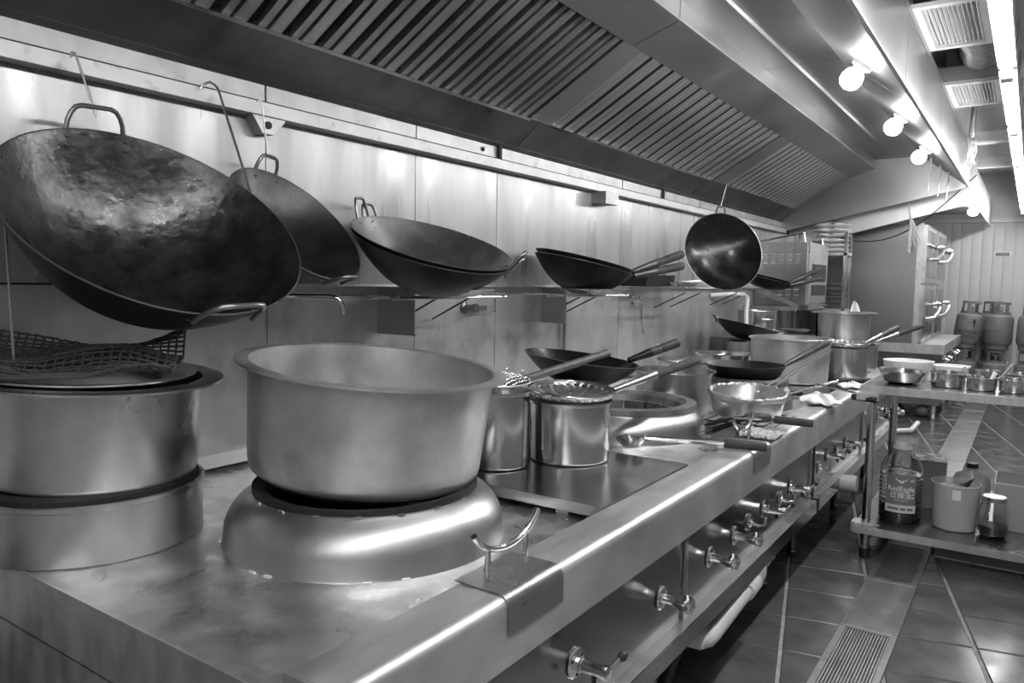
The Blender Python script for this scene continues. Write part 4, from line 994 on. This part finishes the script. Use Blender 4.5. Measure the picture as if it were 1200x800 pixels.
def small_bowl(label, x, y, rb, rt, h, mt=POLISH, name='mixing_bowl', cat='bowl', group='bowls and tubs on the trolley top'):
    t = thing(name, label, cat, (x, y, TZ), None, group)
    if cat == 'bowl':
        pr = [(0, 0), (rb*.7, 0), (rb, h*.2), (rt*.96, h*.75), (rt, h), (rt+.006, h+.001), (rt+.006, h+.004), (rt-.003, h+.003), (rt*.96-.003, h*.75), (rb-.003, h*.22), (0, .003)]
        MB().lathe(pr, 48).build('body', mt, t)
    else: lathe_pot(t, rb, rt, h, 0, .002, .008, mt, 48, roll=.004)
    return t
small_bowl('wide shiny steel mixing bowl at the trolley corner', -.53, 4.36, .086, .109, .064)
def basket(label, x, y, rb, rt, h):
    t = thing('plastic_basket', label, 'basket', (x, y, TZ), None, 'white baskets on the trolley')
    MB().lathe([(0, 0), (rb, 0), (rt-.006, h-.03), (rt-.004, h-.03), (rt, h), (rt+.004, h+.002), (rt-.002, h+.003), (rt-.009, h-.028), (rb-.003, .003), (0, .003)], 48).build('body', WHITEP, t)
    m = MB()
    n = 44
    for k in range(n):
        a = 2*PI*k/n; m.box((-.0028, -.001, -.006), (.0028, .001, .006), Matrix.Translation(((rt-.0025)*math.cos(a), (rt-.0025)*math.sin(a), h-.018)) @ Matrix.Rotation(a+PI/2, 4, 'Z'))
    m.build('basket_slots', PVC, t)
basket('larger white plastic basket behind the steel mixing bowl', -.535, 4.60, .090, .122, .098)
basket('smaller white plastic basket behind the first steel tub', -.35, 4.77, .075, .095, .070)
def tub(label, x, y, R, h, fill=None): 
    t = small_bowl(label, x, y, R, R+.001, h, POLISH, 'condiment_tub', 'tub')
    if fill: MB().lathe([(0, .004), (R-.004, .004), (R-.004, h-.012), (0, h-.008)], 36).build('contents', fill, t)
    return t
tub('steel condiment tub with a spoon at the left of the trolley top', -.327, 4.385, .076, .066, SAUCE)
tub('steel condiment tub full of white powder in the middle of the trolley top', -.18, 4.345, .063, .056, WHITEP)
tub('steel condiment tub at the right front of the trolley top', -.045, 4.345, .063, .058, FOOD)
tub('small steel tub in the back row behind the white powder', -.172, 4.74, .053, .056, SAUCE)
tub('steel tub in the back row at the frame edge', -.03, 4.72, .066, .052, WHITEP)
def spoon(label, p0, p1, r, mt):
    m = MB(); M_, L_ = along(p0, p1); m.lathe([(0, 0), (r*.7, 0), (r*.6, L_*.3), (r, L_*.8), (r*1.1, L_*.97), (0, L_)], 12, M_)
    tag(m.build('spoon', mt), label, 'spoon', 'spoons in the condiment tubs')
spoon('thin steel spoon leaning left in the left condiment tub', (-.345, 4.385, .915), (-.395, 4.39, .992), .004, CHROME)
spoon('thin steel spoon leaning right in the left condiment tub', (-.30, 4.39, .915), (-.255, 4.40, 1.01), .004, CHROME)
spoon('wooden spoon in the white powder tub', (-.20, 4.345, .935), (-.235, 4.36, 1.0), .006, WOODMID)
spoon('white scoop handle in the white powder tub', (-.15, 4.35, .935), (-.125, 4.36, .992), .010, WHITEP)
spoon('brown spoon leaning over the right tub', (-.12, 4.52, .93), (-.055, 4.55, 1.025), .009, CARD)
spoon('upright steel spoon behind the right tub', (-.085, 4.55, .915), (-.085, 4.56, 1.03), .004, CHROME)
o = MB().box((-.345, 4.42, .001), (.7, 4.70, .010)).build('floor_board', mat('speckled_board', .78, 0, .7, stain=(30, .60, .68, .35))); tag(o, 'pale speckled board lying on the floor under the trolley', 'board')

# ------------------------------------------------------------------ wall oven, dish rack, steam cabinets
def build_oven():
    t = thing('wall_oven', 'steel salamander oven with louvred side on wall brackets under the hood end', 'oven', (0, 0, 0))
    x0, x1, y0, y1, z0, z1 = -2.235, -1.755, 7.42, 8.22, 1.20, 1.80
    MB().box((x0, y0, z0), (x1, y1, z1)).build('casing', STEELV, t)
    for zz in (1.60, 1.27):
        for i in range(5):
            for j in range(4): MB().box((-2.16+i*.075, y0-.005, zz+j*.026), (-2.115+i*.075, y0+.002, zz+.014+j*.026)).build('louvre', STEEL if j % 2 else POLISH, t)
    d = MB().box((x1, y0+.02, z0+.02), (x1+.02, y1-.02, z1)).build('front_frame', ALU2, t)
    MB().box((x1+.02, y0+.14, z0+.10), (x1+.026, y1-.10, 1.40)).build('door_window', RUBBER, d)
    MB().box((x1+.02, y0+.14, 1.43), (x1+.026, y1-.10, 1.60)).build('door_window', RUBBER, d)
    MB().box((x1, y0-.01, 1.17), (x1+.035, y1, 1.215)).build('drip_tray', POLISH, t)
    # tilted flap frame on top and diagonal bracket arms
    MB().tube([(x0, y0, z1+.004), (x1-.04, y0, z1+.085), (x1-.03, y1-.1, z1+.07), (x1-.02, y1-.1, z1+.01)], .008, 6).build('flap_frame', POLISH, t)
    MB().tube([(x1-.035, y0, z1+.085), (x1-.02, y0, z1+.0)], .008, 6).build('flap_strut', POLISH, t)
    for y in (y0-.02, y1-.1): MB().prism([(WX+.01, 1.40), (WX+.01, 1.34), (-1.80, 1.17), (-1.80, 1.20)], y, y+.03).build('bracket_arm', ALU2, t)
    MB().box((WX+.01, y0-.3, 1.165), (-1.76, y0-.26, 1.20)).build('bracket_bar', ALU2, t)
build_oven()
def build_rack():
    t = thing('dish_rack', 'steel dish rack between the wall oven and the steam cabinet', 'rack', (0, 0, 0))
    for x in (-2.1, -1.60):
        for y in (8.36, 8.575): MB().box((x-.015, y-.015, 0), (x+.015, y+.015, 1.95)).build('post', STEELV, t)
    for z in (.45, .82, 1.16, 1.74): MB().box((-2.12, 8.345, z-.03), (-1.58, 8.59, z)).build('shelf', STEEL, t)
build_rack()
rnd = random.Random(8)
nm = ('bottom', 'second', 'third', 'fourth', 'fifth', 'top')
for k in range(6):
    z = 1.162+k*.045
    o = MB().lathe([(0, 0), (.08, 0), (.11, .022), (.118, .032), (.11, .034), (.08, .012), (0, .010)], 28, Matrix.Rotation(rnd.uniform(-.02, .02), 4, 'X')).build('plate', ALU2 if k % 2 else GREYP); o.location = (-1.73+rnd.uniform(-.01, .01), 8.465, z)
    tag(o, 'grey dish on the rack middle shelf, %s of the stack' % nm[k], 'dish', 'dishes stacked on the rack')
for k in range(6):
    z = 1.745+k*.052
    o = cloth('folded pale sack on the rack top, %s of the pile' % nm[k], (-1.76+rnd.uniform(-.03, .03), 8.467, z), .17, .105, .05, 30+k, rnd.uniform(-.1, .1), CREAMP if k % 2 else WHITEP); o['category'] = 'sack'; o['group'] = 'sacks piled on the rack'; o.name = 'folded_sack'
def steam_cabinet(y0, y1, label, gl):
    t = thing('steam_cabinet', label, 'cabinet', (0, 0, 0), None, 'steam cabinets'); x0, x1, z0, z1 = -1.93, -.975, .801, 2.06
    MB().box((x0, y0, z0), (x1, y1, z1)).build('cabinet_body', CABSTEEL, t)
    MB().box((x1-.05, y0-.004, z0), (x1+.004, y0+.0, z1+.01)).build('corner_strip', STEEL, t)
    for a, b in ((z0+.01, 1.42), (1.44, z1-.01)):
        d = MB().box((x1, y0+.02, a), (x1+.035, y1-.02, b)).build('door', ALU2, t)
        MB().box((x1+.035, y0+.06, a+.05), (x1+.038, y1-.06, b-.05)).build('door_inset', STEELV, d)
        zz = (a+b)/2
        MB().tube([(x1+.04, y0+.15, zz-.06), (x1+.11, y0+.30, zz-.05), (x1+.13, y0+.50, zz+.0), (x1+.14, y0+.60, zz+.06)], .019, 10).build('door_handle', ALU2, d)
        MB().tube([(x1+.05, y0+.03, zz+.10), (x1+.055, y0+.60, zz+.09)], .014, 8).build('latch_bar', ALU2, d)
        M_, L_ = along((x1+.055, y0+.60, zz+.09), (x1+.14, y0+.64, zz+.09)); MB().lathe([(0, 0), (.03, .01), (.035, L_*.6), (.02, L_), (0, L_)], 14, M_).build('latch_knob', ALU2, d)
    b = thing('stove_base', gl, 'stove', (0, 0, 0), None, 'stove bases under the steam cabinets')
    MB().box((x0, y0, .16), (-.735, y1, .70)).build('base_body', STEELV, b)
    MB().box((x0-.005, y0-.01, .70), (-.72, y1+.005, .80)).build('base_top', STEEL, b)
    for x in (x0+.06, -.79):
        for y in (y0+.04, y1-.06): MB().lathe([(0, 0), (.022, 0), (.026, .02), (.022, .03), (.022, .16), (0, .16)], 14, Matrix.Translation((x, y, 0))).build('leg', STEEL, b)
    for k in range(2):
        M_, L_ = along((-.735, y0+.3+.35*k, .62), (-.65, y0+.3+.35*k, .62)); MB().lathe([(0, 0), (.03, 0), (.02, .02), (.018, L_*.6), (.03, L_*.8), (0, L_)], 14, M_).build('knob', CHROME, b)
steam_cabinet(9.0, 10.05, 'nearer tall steel steam cabinet with curved door handles', 'nearer steel stove base under the nearer steam cabinet')
steam_cabinet(10.1, 11.15, 'farther tall steel steam cabinet beside the gas cylinders', 'farther steel stove base next to the gas cylinders')
t = thing('gas_blower', 'round blower motor with white hose under the nearer stove base', 'blower', (0, 0, 0))
M_, L_ = along((-.93, 9.12, .085), (-.84, 9.07, .085)); MB().lathe([(0, 0), (.055, .0), (.065, .02), (.065, .06), (.05, L_), (0, L_)], 24, M_).build('motor', GREYP, t)
MB().box((-.98, 9.05, 0), (-.84, 9.18, .025)).build('mount', RUBBER, t)
M_, L_ = along((-.84, 9.07, .085), (-.82, 9.06, .085)); MB().lathe([(.03, 0), (.05, 0), (.05, L_), (.03, L_)], 24, M_, closed=True).build('flange', ALU2, t)
o = MB().tube([(-1.35, 8.1, .10), (-1.2, 8.0, .05), (-1.0, 7.95, .03), (-.88, 8.05, .035), (-.84, 8.2, .09)], .024, 10).build('hose', WHITEP); tag(o, 'white hose curling on the floor under the stove base', 'hose')
o = MB().tube([(-1.0, 6.65, 0), (-1.0, 6.65, .36), (-.98, 6.66, .395), (-.93, 6.70, .40), (-.80, 6.78, .385)], .022, 10).build('gas_fitting', ALU2); tag(o, 'pale gas fitting behind the trolley leg', 'pipe')

# ------------------------------------------------------------------ gas cylinders and wall plate
def cylinder(label, loc, rz=0, lean=(0, 0), logo=False):
    t = thing('gas_cylinder', label, 'gas cylinder', loc, (Matrix.Rotation(lean[0], 3, 'Y') @ Matrix.Rotation(rz, 3, 'Z')), 'grey gas cylinders by the far wall')
    R = .155
    MB().lathe([(0, .045), (.10, .045), (.14, .065), (R, .10), (R, .24), (R+.003, .243), (R+.003, .251), (R, .254), (R, .38), (.145, .42), (.11, .45), (.05, .465), (0, .468)], 40).build('tank', GREYP, t)
    MB().lathe([(.115, 0), (.125, 0), (.125, .075), (.115, .075)], 36, closed=True).build('foot_ring', GREYP, t)
    c = MB()
    for a0, a1 in ((.25, 1.55), (1.95, 3.35), (3.75, 5.9)):
        c.lathe([(.105, .44), (.112, .44), (.105, .60), (.098, .60)], 10, closed=True, a0=a0+.25, a1=a0+.7)
    c.lathe([(.098, .575), (.108, .575), (.106, .605), (.097, .605)], 36, closed=True); c.lathe([(.108, .44), (.116, .44), (.114, .475), (.106, .475)], 36, closed=True)
    c.build('collar', GREYP, t)
    MB().lathe([(0, .465), (.022, .465), (.022, .52), (.03, .525), (.03, .545), (0, .55)], 14).build('valve', ALU2, t)
    if logo:
        a = math.atan2(-loc[1], -loc[0])-rz+.06; rr = R+.0012
        m = MB()
        m.add([(-.035, .035, 0), (.035, .035, 0), (.035, -.035, 0), (-.035, -.035, 0)], [(0, 1, 2, 3)])
        lg = MB()
        lg.add([(-.036, .036, 0), (-.012, .036, 0), (.012, .006, 0), (-.036, -.014, 0), (-.008, .006, 0)], [(0, 1, 2, 4), (4, 2, 3)])
        lg.add([(.004, .036, 0), (.038, .036, 0), (.038, -.036, 0), (-.036, -.036, 0), (-.01, -.02, 0), (.026, .002, 0)], [(0, 1, 2, 5), (5, 2, 3, 4)])
        lg.v = [(x*1.6, y*1.6, z) for x, y, z in lg.v]
        wrap(lg.mesh('emblem', LOGOD, fix=False), rr, a, .325, 'emblem', LOGOD, t)
        wrap(text_mesh('PETRON', .060), rr, a, .205, 'lettering', LOGOD, t); wrap(text_mesh('GASUL', .060), rr, a, .150, 'lettering', LOGOD, t)
    return t
cylinder('grey gas cylinder with dark square emblem, leaning on the upper row', (-.690, 11.55, .62), .3, (.09, 0), True)
cylinder('plain grey gas cylinder in the middle of the upper row', (-.335, 11.55, .617), 1.2, (.03, 0))
cylinder('grey gas cylinder of the upper row at the frame edge', (.01, 11.55, .617), .6, (.03, 0))
cylinder('lower grey gas cylinder under the one with the emblem', (-.70, 11.55, .0), .2)
cylinder('lower grey gas cylinder with wide shoulders in the middle', (-.345, 11.55, .0), 1.5)
cylinder('lower grey gas cylinder at the frame edge', (.01, 11.55, .0), .8)
cylinder('back-row grey gas cylinder standing above the gap in the upper row', (-.42, 11.93, .617), 1.0)
cylinder('back-row grey gas cylinder on the floor by the ribbed wall', (-.42, 11.93, 0), .1)
t = thing('wall_plate', 'small framed plate on the ribbed far wall', 'plate', (-.362, 12.18, 1.853))
MB().box((-.10, -.012, -.035), (.10, .0, .035)).build('plate_frame', WHITEP, t); MB().box((-.08, -.016, -.022), (.08, -.012, .022)).build('plate_face', GREYP, t)
